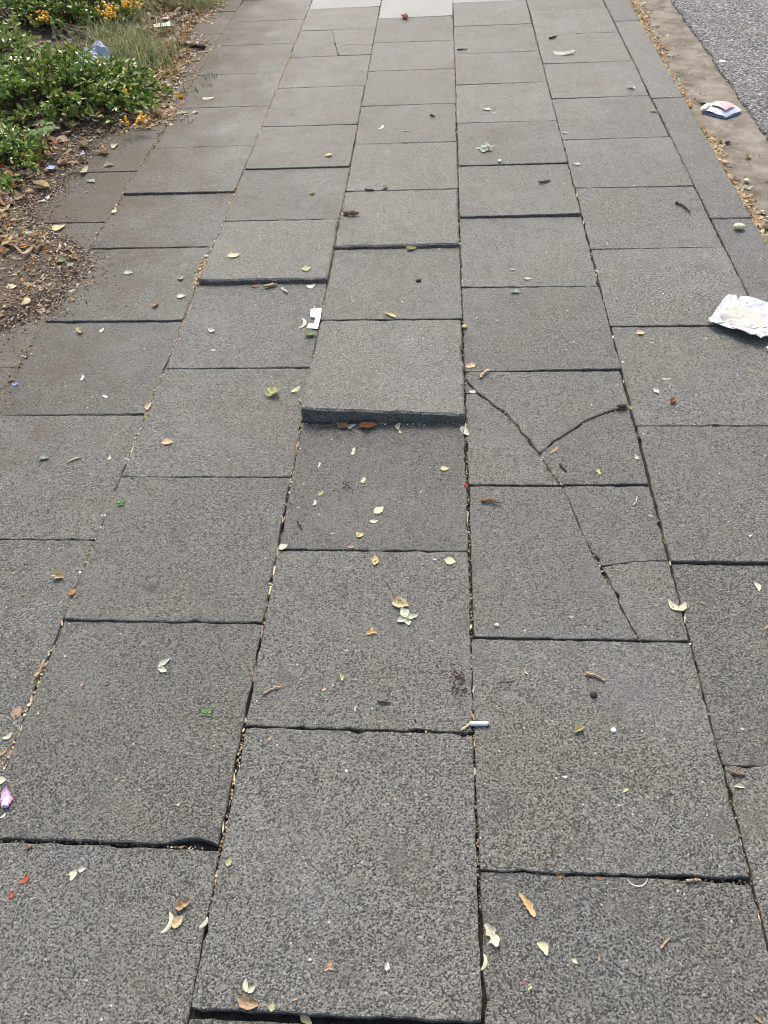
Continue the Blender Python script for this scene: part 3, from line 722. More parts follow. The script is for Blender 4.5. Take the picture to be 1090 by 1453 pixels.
    (0.3115, 2.9349, 0.0356, 0.032, 87, 'oval', 'yellow', 'dry_leaf', 'leaf', 'yellow round leaf in the column left of the centre, far up the path'),
    (0.9063, 2.9534, 0.0823, 0.0675, -30, 'star', 'green', 'dry_leaf', 'leaf', 'pale green star shaped leaf far up the path right of centre'),
    (0.4352, 2.4515, 0.0474, 0.0208, -13, 'twig', 'brown', 'twig', 'twig', 'brown bark stick at the left joint of the centre column'),
    (0.5419, 2.6558, 0.0328, 0.0262, 63, 'fold', 'peach', 'dry_leaf', 'leaf', 'peach leaf in the centre column far up the path'),
    (0.4878, 2.6367, 0.0339, 0.0085, -13, 'twig', 'dark', 'twig', 'twig', 'dark twig left of the peach leaf in the centre column'),
    (0.6467, 2.2235, 0.0401, 0.0209, 4, 'fold', 'yellow', 'dry_leaf', 'leaf', 'yellow leaf on the dark edge of the thick lifted slab in the centre'),
    (0.549, 4.6397, 0.0789, 0.0394, -62, 'fold', 'redbrown', 'dry_leaf', 'leaf', 'red brown leaf lying by the pale slab at the top'),
    (0.9295, 3.346, 0.0414, 0.022, -29, 'oval', 'cream', 'petal', 'petal', 'cream petal above the pale green star shaped leaf'),
    (0.2849, 2.6254, 0.0298, 0.0207, 87, 'fold', 'olive', 'dry_leaf', 'leaf', 'olive leaf left of the centre column far up the path'),
    (0.4971, 3.1967, 0.0336, 0.0101, 66, 'curl', 'white', 'petal', 'petal', 'white curl in the centre column at the far end'),
    (0.5953, 3.1543, 0.0365, 0.0143, 3, 'frag', 'grey', 'torn_leaf', 'leaf', 'grey shred right of the white curl in the centre column'),
    (0.8379, 4.1007, 0.0472, 0.008, 3, 'twig', 'dark', 'twig', 'twig', 'dark twig at the far end right of the centre joint'),
    (0.9535, 2.8393, 0.0154, 0.016, -4, 'pebble', 'white', 'pebble', 'pebble', 'white bead lower right of the pale green star shaped leaf'),
    (1.3048, 3.999, 0.0947, 0.0365, -15, 'curl', 'green', 'winged_seed', 'winged seed', 'long pale green seed on a far slab near the kerb'),
    (1.538, 3.5286, 0.0371, 0.0226, -32, 'half', 'white', 'petal', 'petal', 'white petal beside the far kerb joint'),
    (1.5845, 3.2705, 0.0327, 0.0149, -5, 'half', 'cream', 'petal', 'petal', 'cream petal at the kerb joint below the white petal'),
    (1.2278, 2.8047, 0.0306, 0.0215, -37, 'frag', 'white', 'torn_leaf', 'leaf', 'white flake in the column beside the kerb'),
    (1.2177, 3.0886, 0.0268, 0.0174, -4, 'frag', 'white', 'torn_leaf', 'leaf', 'white flake at the joint far up the column beside the kerb'),
    (1.5315, 2.4555, 0.0757, 0.0098, -64, 'twig', 'dark', 'twig', 'twig', 'bent dark twig on the slab beside the kerb'),
    (1.0994, 2.6643, 0.0418, 0.0119, 27, 'twig', 'brown', 'twig', 'twig', 'brown twig in the column right of centre below the star shaped leaf'),
    (1.6728, 2.3127, 0.0376, 0.0274, -9, 'pod', 'yellowc', 'seed_pod', 'seed pod', 'pale yellow oval pod on the nearest kerb stone'),
    (0.7035, 3.2895, 0.0339, 0.0102, -61, 'twig', 'dark', 'twig', 'twig', 'dark bit in the centre column at the far end'),
    (1.2801, 4.2164, 0.042, 0.0131, 34, 'twig', 'dark', 'twig', 'twig', 'dark twig at the far end near the kerb column'),
    (-0.5717, 2.4107, 0.0531, 0.051, 42, 'oval', 'yellow', 'dry_leaf', 'leaf', 'large yellow leaf on the dusty slab beside the soil'),
    (-0.5719, 2.7616, 0.0421, 0.0253, -13, 'half', 'green', 'dry_leaf', 'leaf', 'pale green leaf with shadow at the edge of the soil'),
    (-0.5412, 2.8933, 0.0477, 0.0268, 21, 'half', 'yellowc', 'dry_leaf', 'leaf', 'pale curled leaf on the dusty joint beside the soil'),
    (-0.5679, 3.0775, 0.0466, 0.0233, 82, 'half', 'cream', 'petal', 'petal', 'cream curled petal below the overhanging green shrub'),
    (-0.4099, 2.5206, 0.0472, 0.0236, 84, 'frag', 'yellowc', 'torn_leaf', 'leaf', 'pale crumb pair on the left joint right of the large yellow leaf'),
    (-0.6221, 2.8485, 0.0666, 0.04, 87, 'frag', 'straw', 'dry_leaf', 'leaf', 'straw leaf lying at the edge of the soil'),
    (-0.6942, 2.9214, 0.0456, 0.0363, 46, 'star', 'peach', 'dry_leaf', 'leaf', 'peach star shaped leaf on the soil left of the straw leaf'),
    (-0.6848, 3.0049, 0.0385, 0.0193, 88, 'frag', 'white', 'paper_scrap', 'paper scrap', 'white scrap on the soil under the shrub'),
    (-0.6984, 2.6201, 0.0599, 0.0282, 64, 'frag', 'white', 'torn_leaf', 'leaf', 'white frayed flake on the soil above the large yellow leaf'),
    (-0.4236, 3.5959, 0.0408, 0.0335, 9, 'fold', 'amberb', 'dry_leaf', 'leaf', 'bright orange leaf on the dusty paving beside the shrub'),
    (-0.2972, 3.5765, 0.049, 0.0255, -5, 'curl', 'cream', 'petal', 'petal', 'cream curl right of the bright orange leaf'),
    (-0.319, 3.4166, 0.0411, 0.0247, 47, 'frag', 'cream', 'torn_leaf', 'leaf', 'cream frayed flake below the bright orange leaf'),
    (-0.374, 3.4132, 0.0349, 0.0272, -5, 'frag', 'cream', 'torn_leaf', 'leaf', 'cream flake left of the cream frayed one below the orange leaf'),
    (-0.4671, 2.1528, 0.0348, 0.0295, 18, 'half', 'leafpale', 'dry_leaf', 'leaf', 'pale green curled leaf on the mulch corner of the left paving'),
    (-0.4376, 2.1347, 0.0267, 0.022, 8, 'half', 'cream', 'dry_leaf', 'leaf', 'cream leaf right of the pale green one on the mulch corner'),
    (-0.4427, 2.1912, 0.0434, 0.026, -39, 'fold', 'amber', 'dry_leaf', 'leaf', 'amber leaf on the mulch corner of the left paving'),
    (-0.5708, 2.0107, 0.0395, 0.0223, -17, 'frag', 'yellowc', 'dry_leaf', 'leaf', 'pale flat leaf on the mulch at the left edge'),
    (-0.5298, 2.0216, 0.0265, 0.0125, 4, 'half', 'cream', 'dry_leaf', 'leaf', 'cream strip on the mulch right of the pale flat leaf'),
    (-0.5043, 1.9312, 0.0376, 0.0301, 100, 'curl', 'straw', 'dry_leaf', 'leaf', 'straw ring shaped curled leaf on the mulch'),
    (1.8882, 2.963, 0.0356, 0.0285, 34, 'fold', 'amber', 'dry_leaf', 'leaf', 'amber crumpled leaf in the gutter beside the asphalt'),
    (1.8302, 2.7624, 0.0214, 0.0222, -3, 'pebble', 'cream', 'pebble', 'pebble', 'cream pebble in the sandy gutter'),
    (1.8406, 3.4929, 0.0253, 0.0165, -5, 'pebble', 'dark', 'pebble', 'pebble', 'dark pebble in the sandy gutter above the pink wrapper'),
    (1.8452, 3.0963, 0.0268, 0.0161, 46, 'pebble', 'dark', 'pebble', 'pebble', 'dark lump in the gutter below the pink wrapper'),
    (2.0325, 3.9637, 0.0342, 0.0378, -6, 'pebble', 'white', 'pebble', 'pebble', 'white stone on the edge of the asphalt'),
    (1.7591, 2.519, 0.0699, 0.0245, -77, 'twig', 'brown', 'stick', 'stick', 'thick brown stick lying against the kerb in the gutter'),
    (-0.5233, 4.2636, 0.1254, 0.0345, -12, 'twig', 'dark', 'stick', 'stick', 'dark broken stick where the soil meets the far paving'),
]

# ------------------------------------------------------------------ plants
def leaf_shape(L, w, curl, bend, rows=4):
    """a small pointed oval leaf along +X, as vertices and faces"""
    vs, fs = [], []
    for i in range(rows + 1):
        t = i / rows
        hw = w * 0.5 * (math.sin(math.pi * min(1, t * 0.94 + 0.04)) ** 0.75)
        z = bend * (t - 0.35) ** 2 * L
        vs += [(t * L, -hw, z + curl * hw), (t * L, 0, z), (t * L, hw, z + curl * hw)]
    for i in range(rows):
        k = i * 3
        fs += [(k, k + 3, k + 4, k + 1), (k + 1, k + 4, k + 5, k + 2)]
    return vs, fs
def orient(direction, roll):
    x = direction.normalized()
    z = Vector((0, 0, 1)) - x * x.z
    if z.length < 1e-3: z = Vector((0, 1, 0))
    z.normalize()
    y = z.cross(x)
    c, s = math.cos(roll), math.sin(roll)
    return Matrix((x, y * c + z * s, z * c - y * s)).transposed()
class MB:
    def __init__(s): s.v, s.f, s.c = [], [], []
    def add(s, vs, fs, M, loc, col):
        k = len(s.v)
        for v in vs:
            s.v.append(M @ Vector(v) + loc); s.c.append(col)
        for f in fs: s.f.append(tuple(i + k for i in f))
    def tube(s, pts, rads, col=(0.1, 0.07, 0.05), seg=5):
        k = len(s.v)
        n = len(pts)
        for i, p in enumerate(pts):
            d = (Vector(pts[min(i + 1, n - 1)]) - Vector(pts[max(i - 1, 0)])).normalized()
            a = d.orthogonal().normalized(); b_ = d.cross(a)
            for q in range(seg):
                t = 2 * math.pi * q / seg
                s.v.append(Vector(p) + (a * math.cos(t) + b_ * math.sin(t)) * rads[i]); s.c.append(col)
        for i in range(n - 1):
            for q in range(seg):
                r = (q + 1) % seg
                s.f.append((k + i * seg + q, k + i * seg + r, k + (i + 1) * seg + r, k + (i + 1) * seg + q))
        s.f.append(tuple(k + q for q in range(seg))[::-1]); s.f.append(tuple(k + (n - 1) * seg + q for q in range(seg)))
    def build(s, name, mat, parent=None, smooth=False, loc=(0, 0, 0)):
        L = Vector(loc)
        me = mesh(name, [v - L for v in s.v], s.f, smooth, s.c)
        o = link(name, me, mat, parent)
        if parent is None: o.location = loc
        return o
def jig(c, r, rng_):
    k = 1 + rng_.uniform(-r, r)
    return (c[0] * k * rng_.uniform(0.9, 1.1), c[1] * k, c[2] * k * rng_.uniform(0.85, 1.15))

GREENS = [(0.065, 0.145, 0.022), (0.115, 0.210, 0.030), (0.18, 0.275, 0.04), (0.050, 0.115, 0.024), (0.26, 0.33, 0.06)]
leaf_meshes = []
_r = random.Random(5)
for i in range(8):
    lv, lf = leaf_shape(_r.uniform(0.024, 0.034), _r.uniform(0.010, 0.0145), _r.uniform(0.1, 0.5), _r.uniform(-0.6, 0.6))
    leaf_meshes.append(mesh('leaf', lv, lf, True, [GREENS[i % 5]] * len(lv)))
    leaf_meshes[-1].materials.append(M_GREEN)

def shrub(loc, rx, ry, hgt, nbranch, per, label, group, seed, berries=0, singles=60, leafscale=1.0, lean=(0, 0)):
    """a spreading shrub: bent branches that carry leaves in whorls; the outermost leaves are objects of their own"""
    r = random.Random(seed)
    root = empty('leafy_shrub', loc); tag(root, label, 'shrub', group)
    wood, fol = MB(), MB()
    count = 0; tips = []
    for bi in range(nbranch):
        az = r.uniform(0, 2 * math.pi); rr = math.sqrt(r.uniform(0.02, 1.0))
        ex, ey = rx * rr * math.cos(az) + lean[0] * r.random(), ry * rr * math.sin(az) + lean[1] * r.random()
        # height falls off towards the rim, unevenly
        ez = hgt * (1 - 0.75 * rr ** 1.6) * r.uniform(0.45, 1.12) * (0.8 + 0.45 * nz(ex + loc[0], ey + loc[1], 5, seed))
        ez = max(0.018, ez)
        sx, sy = ex * r.uniform(0.25, 0.7), ey * r.uniform(0.25, 0.7)
        pts = []
        for q in range(6):
            t = q / 5
            px_ = sx + (ex - sx) * t + r.gauss(0, 0.006); py_ = sy + (ey - sy) * t + r.gauss(0, 0.006)
            pz_ = ez * (math.sin(t * math.pi * 0.5) ** 0.8) + (0.008 if q else -0.02)
            pz_ += max(0, soil_z(loc[0] + px_, loc[1] + py_)) - loc[2] if q else 0.0
            pts.append(Vector((px_, py_, pz_)))
        wood.tube(pts, [0.0032 - 0.0005 * q for q in range(6)], seg=4)
        tips.append(pts[-1])
        for li in range(per):
            t = r.uniform(0.22, 1.0) ** 0.8
            q = min(4, int(t * 5)); f = t * 5 - q
            p = pts[q].lerp(pts[q + 1], f)
            d = (pts[q + 1] - pts[q]).normalized()
            side = Vector((r.gauss(0, 1), r.gauss(0, 1), r.gauss(0.35, 0.6)))
            dd = (d * r.uniform(0.2, 1.0) + side.normalized()).normalized()
            M = orient(dd, r.gauss(0, 0.7))
            s_ = leafscale * r.uniform(0.65, 1.15)
            if t > 0.8 and count < singles and r.random() < 0.35:
                o = link('leaf', r.choice(leaf_meshes), None, root)
                o.matrix_local = Matrix.Translation(p) @ (M.to_4x4()) @ Matrix.Scale(s_, 4)
                count += 1
            else:
                L_ = r.uniform(0.024, 0.037) * s_
                lv, lf = leaf_shape(L_, L_ * r.uniform(0.38, 0.52), r.uniform(0.05, 0.5), r.uniform(-0.7, 0.5), 3)
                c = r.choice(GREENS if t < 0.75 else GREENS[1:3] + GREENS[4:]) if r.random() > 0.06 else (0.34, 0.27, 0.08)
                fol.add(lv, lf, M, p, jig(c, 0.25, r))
    b = wood.build('branches', M_BARK, root)
    f = fol.build('foliage', M_GREEN, root, smooth=True); tag(f, kind='stuff')
    return root, tips, r

berry_me = None
def berry_cluster(root, p, n, spread, r):
    global berry_me
    if berry_me is None:
        bm = bmesh.new(); bmesh.ops.create_icosphere(bm, subdivisions=2, radius=0.0064)
        for v in bm.verts: v.co.z *= 0.88
        berry_me = bpy.data.meshes.new('berry'); bm.to_mesh(berry_me); bm.free()
        berry_me.polygons.foreach_set('use_smooth', [True] * len(berry_me.polygons)); berry_me.materials.append(M_BERRY)
    for i in range(n):
        o = link('berry', berry_me, None, root)
        o.location = Vector(p) + Vector((r.gauss(0, spread), r.gauss(0, spread), r.gauss(0.004, spread * 0.5)))
        k = r.uniform(0.75, 1.2); o.scale = (k, k, k)
        o.rotation_euler = (r.uniform(0, 6), r.uniform(0, 6), 0)

GR = 'evergreen shrubs in the planting bed'
rt, tips, r = shrub((-0.95, 3.52, 0.03), 0.52, 0.38, 0.20, 340, 15, 'dense glossy green shrub spilling over the edge of the paving', GR, 21, singles=150)
berry_cluster(rt, (0.46, -0.30, 0.02), 16, 0.018, r); berry_cluster(rt, (0.40, -0.33, 0.02), 7, 0.012, r); berry_cluster(rt, (0.36, -0.12, 0.06), 5, 0.012, r)
rt, tips, r = shrub((-1.55, 3.75, 0.03), 0.50, 0.55, 0.22, 240, 14, 'dark green shrub cut by the left edge of the photo', GR, 22, singles=50)
rt, tips, r = shrub((-0.98, 2.84, 0.03), 0.22, 0.36, 0.12, 150, 13, 'low creeping green plant at the left edge beside the dead leaves', GR, 23, singles=60, leafscale=0.9)
rt, tips, r = shrub((-1.22, 4.66, 0.03), 0.36, 0.30, 0.32, 170, 13, 'upright shrub bearing clusters of orange berries at the top left', GR, 24, singles=40, leafscale=1.1)
for (bx, by, n, sp_) in ((-0.945, 4.36, 44, 0.026), (-0.875, 4.50, 36, 0.024), (-1.05, 4.60, 20, 0.02), (-1.10, 4.74, 16, 0.02), (-0.91, 4.74, 26, 0.024), (-1.0, 4.84, 26, 0.026), (-1.16, 4.62, 12, 0.016)):
    berry_cluster(rt, (bx + 1.22, by - 4.66, 0.125), n, sp_, r)
    st_ = MB(); st_.tube([(bx + 1.30, by - 4.50, 0.02), (bx + 1.25, by - 4.60, 0.11), (bx + 1.22, by - 4.66, 0.12)], [0.003, 0.0025, 0.002], seg=5); st_.build('stem', M_BARK, rt)
rt, tips, r = shrub((-1.50, 4.62, 0.03), 0.26, 0.30, 0.26, 90, 11, 'sparse twiggy shrub with one berry cluster left of the orange berried one', GR, 25, singles=24)
berry_cluster(rt, (0.20, -0.22, 0.10), 30, 0.02, r); berry_cluster(rt, (0.10, 0.12, 0.20), 12, 0.014, r)
rt, tips, r = shrub((-1.95, 5.1, 0.03), 0.40, 0.40, 0.25, 60, 10, 'thin shrub in the top left corner among dead leaves', GR, 26, singles=10)

# a maple seedling with palmate leaves
def palmate(Rr, rng_, col, mbuilder, M, loc):
    n = 30
    vs = [(0, 0, 0.002)]
    for i in range(n):
        a = -math.pi * 0.86 + 1.72 * math.pi * i / (n - 1)
        lob = 0.55 + 0.45 * abs(math.cos(a * 2.5)) ** 1.4
        lob *= 1.0 - 0.28 * abs(a) / math.pi
        rad = Rr * lob * rng_.uniform(0.92, 1.06)
        vs.append((rad * math.cos(a), rad * math.sin(a), -0.10 * rad * abs(math.sin(a * 2.5)) - 2.0 * rad * rad))
    fs = [(0, i, i + 1) for i in range(1, n)]
    mbuilder.add(vs, fs, M, loc, col)
sdl = empty('maple_seedling', (-0.80, 2.99, 0.035)); tag(sdl, 'bright green maple seedling with lobed leaves among brown leaves', 'seedling')
r = random.Random(3)
st = MB(); st.tube([(0, 0, -0.01), (0.003, 0.002, 0.04), (0.0, 0.004, 0.085)], [0.002, 0.0016, 0.001]); st.build('stem', M_BARK, sdl)
for (ang, el, L_) in ((10, 0.10, 0.038), (120, 0.25, 0.036), (215, -0.1, 0.040), (300, 0.15, 0.036), (60, 0.3, 0.03)):
    mb = MB()
    a = R(ang); d = Vector((math.cos(a), math.sin(a), el))
    mb.tube([(0, 0, 0.08), tuple(Vector((0, 0, 0.08)) + d * 0.030)], [0.0009, 0.0007], (0.2, 0.12, 0.04), 4)
    palmate(L_, r, jig((0.060, 0.145, 0.012), 0.15, r), mb, orient(Vector((d.x, d.y, -0.15)), 0), Vector((0, 0, 0.08)) + d * 0.030)
    mb.build('leaf', M_GRASS, sdl)

# grass: nobody could count the blades
def grass(name, spots, label, seed, cols):
    r = random.Random(seed)
    mb = MB()
    for (cx, cy, rx, ry, n, h) in spots:
        tx, ty = cx, cy
        for i in range(n):
            if i % 9 == 0:
                tx, ty = cx + r.gauss(0, rx), cy + r.gauss(0, ry)
            x, y = tx + r.gauss(0, 0.012), ty + r.gauss(0, 0.012)
            z = max(top_z(x, y), 0) - 0.003
            az = r.uniform(0, 2 * math.pi); ln = h * r.uniform(0.4, 1.15); out = r.uniform(0.1, 1.1)
            dx, dy = math.cos(az), math.sin(az)
            w = r.uniform(0.0012, 0.0030)
            c = jig(r.choice(cols), 0.25, r)
            vs = []
            for q in range(4):
                t = q / 3
                px_, py_ = x + dx * out * ln * t ** 1.6, y + dy * out * ln * t ** 1.6
                pz_ = z + ln * (t - 0.45 * out * t * t)
                ww = w * (1 - t * 0.9)
                vs += [(px_ - dy * ww, py_ + dx * ww, pz_), (px_ + dy * ww, py_ - dx * ww, pz_)]
            mb.add(vs, [(0, 1, 3, 2), (2, 3, 5, 4), (4, 5, 7, 6)], Matrix.Identity(3), Vector((0, 0, 0)), c)
    o = mb.build(name, M_GRASS)
    tag(o, label, 'grass', kind='stuff')
DRY = [(0.29, 0.33, 0.12), (0.46, 0.41, 0.23), (0.13, 0.19, 0.055), (0.36, 0.31, 0.18), (0.10, 0.18, 0.05)]
grass('dry_grass', [(-0.80, 4.12, 0.075, 0.17, 800, 0.13), (-0.64, 4.02, 0.06, 0.11, 430, 0.10), (-0.95, 4.32, 0.10, 0.14, 560, 0.15), (-0.80, 3.9, 0.05, 0.05, 120, 0.08)],
      'half dry tufted grass between the shrub and the paving', 31, DRY)
grass('straw_grass', [(-0.80, 5.15, 0.12, 0.15, 1600, 0.16), (-0.66, 5.0, 0.05, 0.06, 400, 0.1), (-1.05, 5.5, 0.25, 0.3, 1200, 0.18)], 'straw coloured grass at the top beyond the bare soil', 32, DRY[:2] + DRY[3:4] + DRY[:1])
grass('weed_grass', [(-0.42, 3.72, 0.05, 0.07, 90, 0.035), (-0.36, 3.36, 0.03, 0.03, 40, 0.02), (-0.655, 2.36, 0.012, 0.02, 40, 0.012)], 'sparse short green weeds on the dusty paving', 33, [(0.10, 0.16, 0.05), (0.16, 0.19, 0.08)])

# ------------------------------------------------------------------ loose matter that nobody could count
BROWN = [(0.36, 0.23, 0.12), (0.46, 0.32, 0.18), (0.27, 0.16, 0.085), (0.55, 0.42, 0.27), (0.62, 0.52, 0.37), (0.46, 0.25, 0.09), (0.18, 0.11, 0.065)]
PALE = [(0.60, 0.52, 0.36), (0.56, 0.42, 0.24), (0.66, 0.60, 0.46), (0.52, 0.33, 0.14), (0.62, 0.49, 0.28), (0.38, 0.26, 0.15)]
CHIP = [(0.07, 0.048, 0.033), (0.11, 0.078, 0.054), (0.17, 0.125, 0.088), (0.26, 0.20, 0.14), (0.045, 0.032, 0.024), (0.36, 0.29, 0.21)]
def curled(mb, x, y, z, L, wid, cols, r, tilt=0.45):
    rows = 3
    vs, fs = [], []
    bend, curl = r.uniform(-1.0, 1.4), r.uniform(-0.8, 1.2)
    for i in range(rows + 1):
        t = i / rows
        hw = wid * 0.5 * (0.2 + 0.8 * math.sin(math.pi * (t * 0.85 + 0.1))) * r.uniform(0.6, 1.2)
        zz = bend * (t - 0.5) ** 2 * L
        vs += [((t - 0.5) * L, -hw, zz + curl * hw * 0.6), ((t - 0.5) * L, 0, zz), ((t - 0.5) * L, hw * r.uniform(0.6, 1.1), zz + curl * hw * 0.6)]
    for i in range(rows):
        k = i * 3
        fs += [(k, k + 3, k + 4, k + 1), (k + 1, k + 4, k + 5, k + 2)]
    a = r.uniform(0, 2 * math.pi)
    M = Matrix.Rotation(a, 3, 'Z') @ Matrix.Rotation(r.gauss(0, tilt), 3, 'X') @ Matrix.Rotation(r.gauss(0, tilt * 0.7), 3, 'Y')
    mb.add(vs, fs, M, Vector((x, y, z + 0.25 * wid * abs(r.gauss(0, tilt)) + 0.001)), jig(r.choice(cols), 0.2, r))
def crumb(mb, x, y, z, s, col, r):
    """a four to six sided chip"""
    n = r.choice((4, 5))
    el = r.uniform(0.35, 1.0); a0 = r.uniform(0, 6.28)
    top = []
    for i in range(n):
        a = 2 * math.pi * i / n + r.uniform(-0.3, 0.3)
        p = (s * math.cos(a), s * el * math.sin(a))
        top.append((p[0] * math.cos(a0) - p[1] * math.sin(a0), p[0] * math.sin(a0) + p[1] * math.cos(a0)))
    h = s * r.uniform(0.25, 0.7)
    k0 = r.uniform(-0.3, 0.3)
    vs = [(p[0], p[1], 0.0) for p in top] + [(p[0] * 0.8, p[1] * 0.8, h * (1 + k0 * (1 if i % 2 else -1))) for i, p in enumerate(top)]
    fs = [tuple(range(n, 2 * n))] + [(i, (i + 1) % n, n + (i + 1) % n, n + i) for i in range(n)]
    mb.add(vs, fs, Matrix.Identity(3), Vector((x, y, z)), col)

# leaf litter in the bed
r = random.Random(41); mb = MB()
for i in range(3400):
    y = r.uniform(2.2, 5.6)
    d = abs(r.gauss(0.35, 0.42)) + (0.06 if 2.3 < y < 3.25 else 0.0)
    if 3.25 < y < 4.9 and r.random() < 0.35: d = abs(r.gauss(0.03, 0.05))
    x = soil_edge(y) - d
    L = r.uniform(0.022, 0.055) if d > 0.12 else r.uniform(0.012, 0.03)
    curled(mb, x, y, soil_z(x, y) + r.uniform(0, 0.012), L, L * r.uniform(0.4, 0.8), BROWN, r)
for i in range(900):                          # the drift of leaves in the left corner
    y = r.gauss(2.48, 0.17); x = -0.80 - abs(r.gauss(0.0, 0.12)) - 0.25 * max(0, y - 2.55)
    L = r.uniform(0.022, 0.048)
    curled(mb, x, y, soil_z(x, y) + r.uniform(0, 0.02), L, L * r.uniform(0.45, 0.85), BROWN[:2] + BROWN[3:6], r)
for i in range(900):                          # smaller scraps out on the bare soil
    y = r.uniform(1.75, 3.3); x = soil_edge(y) - 0.02 - abs(r.gauss(0.0, 0.14))
    L = r.uniform(0.006, 0.020)
    curled(mb, x, y, soil_z(x, y), L, L * r.uniform(0.3, 0.8), BROWN + PALE, r, 0.3)
tag(mb.build('leaf_litter', M_LEAFTINT), 'brown dead leaf litter covering the soil of the planting bed', 'leaf litter', kind='stuff')
# straw coloured bits at the rim of the bed
r = random.Random(42); mb = MB()
for i in range(1900):
    y = r.choice((r.gauss(3.95, 0.3), r.gauss(5.0, 0.15), r.gauss(3.4, 0.12)))
    x = soil_edge(y) + r.gauss(-0.02, 0.05)
    L = r.uniform(0.010, 0.030)
    curled(mb, x, y, top_z(x, y), L, L * r.uniform(0.3, 0.8), PALE, r, 0.3)
tag(mb.build('pale_litter', M_LEAFTINT), 'pale dry leaf scraps along the rim of the planting bed', 'leaf litter', kind='stuff')
# mulch chips on the bare soil and spilling on the slabs
r = random.Random(43); mb = MB()
for i in range(9000):
    y = r.uniform(1.5, 4.2); d = abs(r.gauss(0, 0.16)) - 0.03
    x = soil_edge(y) + 0.02 * nz(0, y, 9, 2) - d
    crumb(mb, x, y, top_z(x, y), r.uniform(0.0015, 0.0052), jig(r.choice(CHIP), 0.25, r), r)
for i in range(3600):                          # thin scatter over the dusty slabs
    y = r.uniform(0.7, 4.5); x = soil_edge(y) + abs(r.gauss(0, 0.10)) * (1 + nz(0, y, 4, 3))
    crumb(mb, x, y, top_z(x, y), r.uniform(0.0008, 0.0028), jig(r.choice(CHIP), 0.25, r), r)
tag(mb.build('mulch', M_TINT), 'dark mulch chips on the bare soil beside the slabs', 'mulch', kind='stuff')
r = random.Random(48); mb = MB()
for i in range(3400):                          # mulch kicked out over the slabs at the left corner
    y = r.uniform(1.55, 2.75); u = r.gauss(0, 0.055)
    x = soil_edge(y) + u + 0.05 * nz(0, y, 7, 1)
    crumb(mb, x, y, top_z(x, y), r.uniform(0.001, 0.0055) * (1 if u < 0.04 else 0.7), jig(r.choice(CHIP + CHIP + PALE[:2]), 0.25, r), r)
for i in range(260):
    y = r.uniform(1.5, 2.75); x = soil_edge(y) + r.gauss(0.0, 0.05)
    L = r.uniform(0.006, 0.018)
    curled(mb, x, y, top_z(x, y), L, L * r.uniform(0.25, 0.7), BROWN + PALE, r, 0.25)
for i in range(900):
    x = r.uniform(-0.75, -0.36); y = r.uniform(1.2, 1.95)
    crumb(mb, x, y, top_z(x, y), r.uniform(0.0008, 0.003), jig(r.choice(CHIP), 0.25, r), r)
tag(mb.build('scattered_mulch', M_LEAFTINT), 'mulch and leaf scraps kicked out over the slabs at the left', 'mulch', kind='stuff')
# crumbs packed in the joints
r = random.Random(44); mb = MB()
def joint_fill(x, y0, y1, n, cols, smax, zz=-0.0075, wob=0.0022):
    for i in range(n):
        y = r.uniform(y0, y1)
        if nz(x, y, 7, 3) + 0.35 * r.random() < -0.10: continue
        crumb(mb, x + r.gauss(0, wob), y, zz + r.uniform(0, 0.005), r.uniform(0.0008, smax), jig(r.choice(cols), 0.25, r), r)
MIX = CHIP[:4] + PALE[:3] + BROWN[:3]
joint_fill(0.0, 0.25, 5.0, 4600, MIX + PALE, 0.0040, -0.0055, 0.0028)
joint_fill(0.0, 2.0, 4.3, 700, PALE, 0.0042, -0.004, 0.004)
joint_fill(W, 0.3, 5.0, 3600, MIX + PALE[:2], 0.0036, -0.0065, 0.0026)
joint_fill(2 * W, 0.3, 5.0, 2200, CHIP[:4] + BROWN[:2] + PALE[:1], 0.0028)
joint_fill(3 * W, 0.3, 5.0, 1000, CHIP[:4] + BROWN[:2] + PALE[:1], 0.0026)
joint_fill(4.01 * W, 1.0, 5.0, 300, CHIP[:4], 0.002)
joint_fill(-1.035 * W, 1.0, 4.0, 2200, MIX + CHIP, 0.0042, -0.003, 0.006)
for i in range(120):
    c_ = r.choice((0.0, 0.0, W, W, 2 * W, 3 * W)); y = 0.3 + 4.0 * r.random() ** 1.3
    L = r.uniform(0.008, 0.024)
    vs_, fs_ = leaf_shape(L, r.uniform(0.002, 0.0045), 0.4, 0.3, 3)
    mb.add(vs_, fs_, Matrix.Rotation(math.pi / 2 + r.gauss(0, 0.12), 3, 'Z') @ Matrix.Rotation(r.gauss(0, 0.15), 3, 'Y'), Vector((c_ + r.gauss(0, 0.0015), y, -0.002)), jig(r.choice(PALE + BROWN[:5]), 0.2, r))
for i in range(150):                           # the leaf filled joint left of the lifted slab
    crumb(mb, r.gauss(-0.002, 0.008), r.gauss(2.12, 0.06), r.uniform(0, 0.003), r.uniform(0.002, 0.0055), jig(r.choice(PALE + BROWN), 0.2, r), r)
for ci in range(1, 6):
    for yy in YC[ci]:
        y = yy * W
        if not 0.3 < y < 4.6: continue
        front = LIFT.get((ci, yy))
        n = 70 + (90 if front and front[0] + front[1] > 0.008 else 0)
        for i in range(n):
            x = (XL[ci - 2] + r.random()) * W
            if ci == 1 and r.random() < 0.3: continue
            if nz(x * 1.0, y, 9, ci) + 0.3 * r.random() < 0.05: continue
            crumb(mb, x, y + r.gauss(-0.001, 0.0012), -0.007 + r.uniform(0, 0.004), r.uniform(0.0008, 0.0030), jig(r.choice(MIX), 0.25, r), r)
        if front and front[0] > 0.008:
            for i in range(60):
                x = (XL[ci - 2] + r.random()) * W; yq = y - abs(r.gauss(0.004, 0.004))
                crumb(mb, x, yq, top_z(x, yq), r.uniform(0.001, 0.0034), jig(r.choice(MIX), 0.25, r), r)
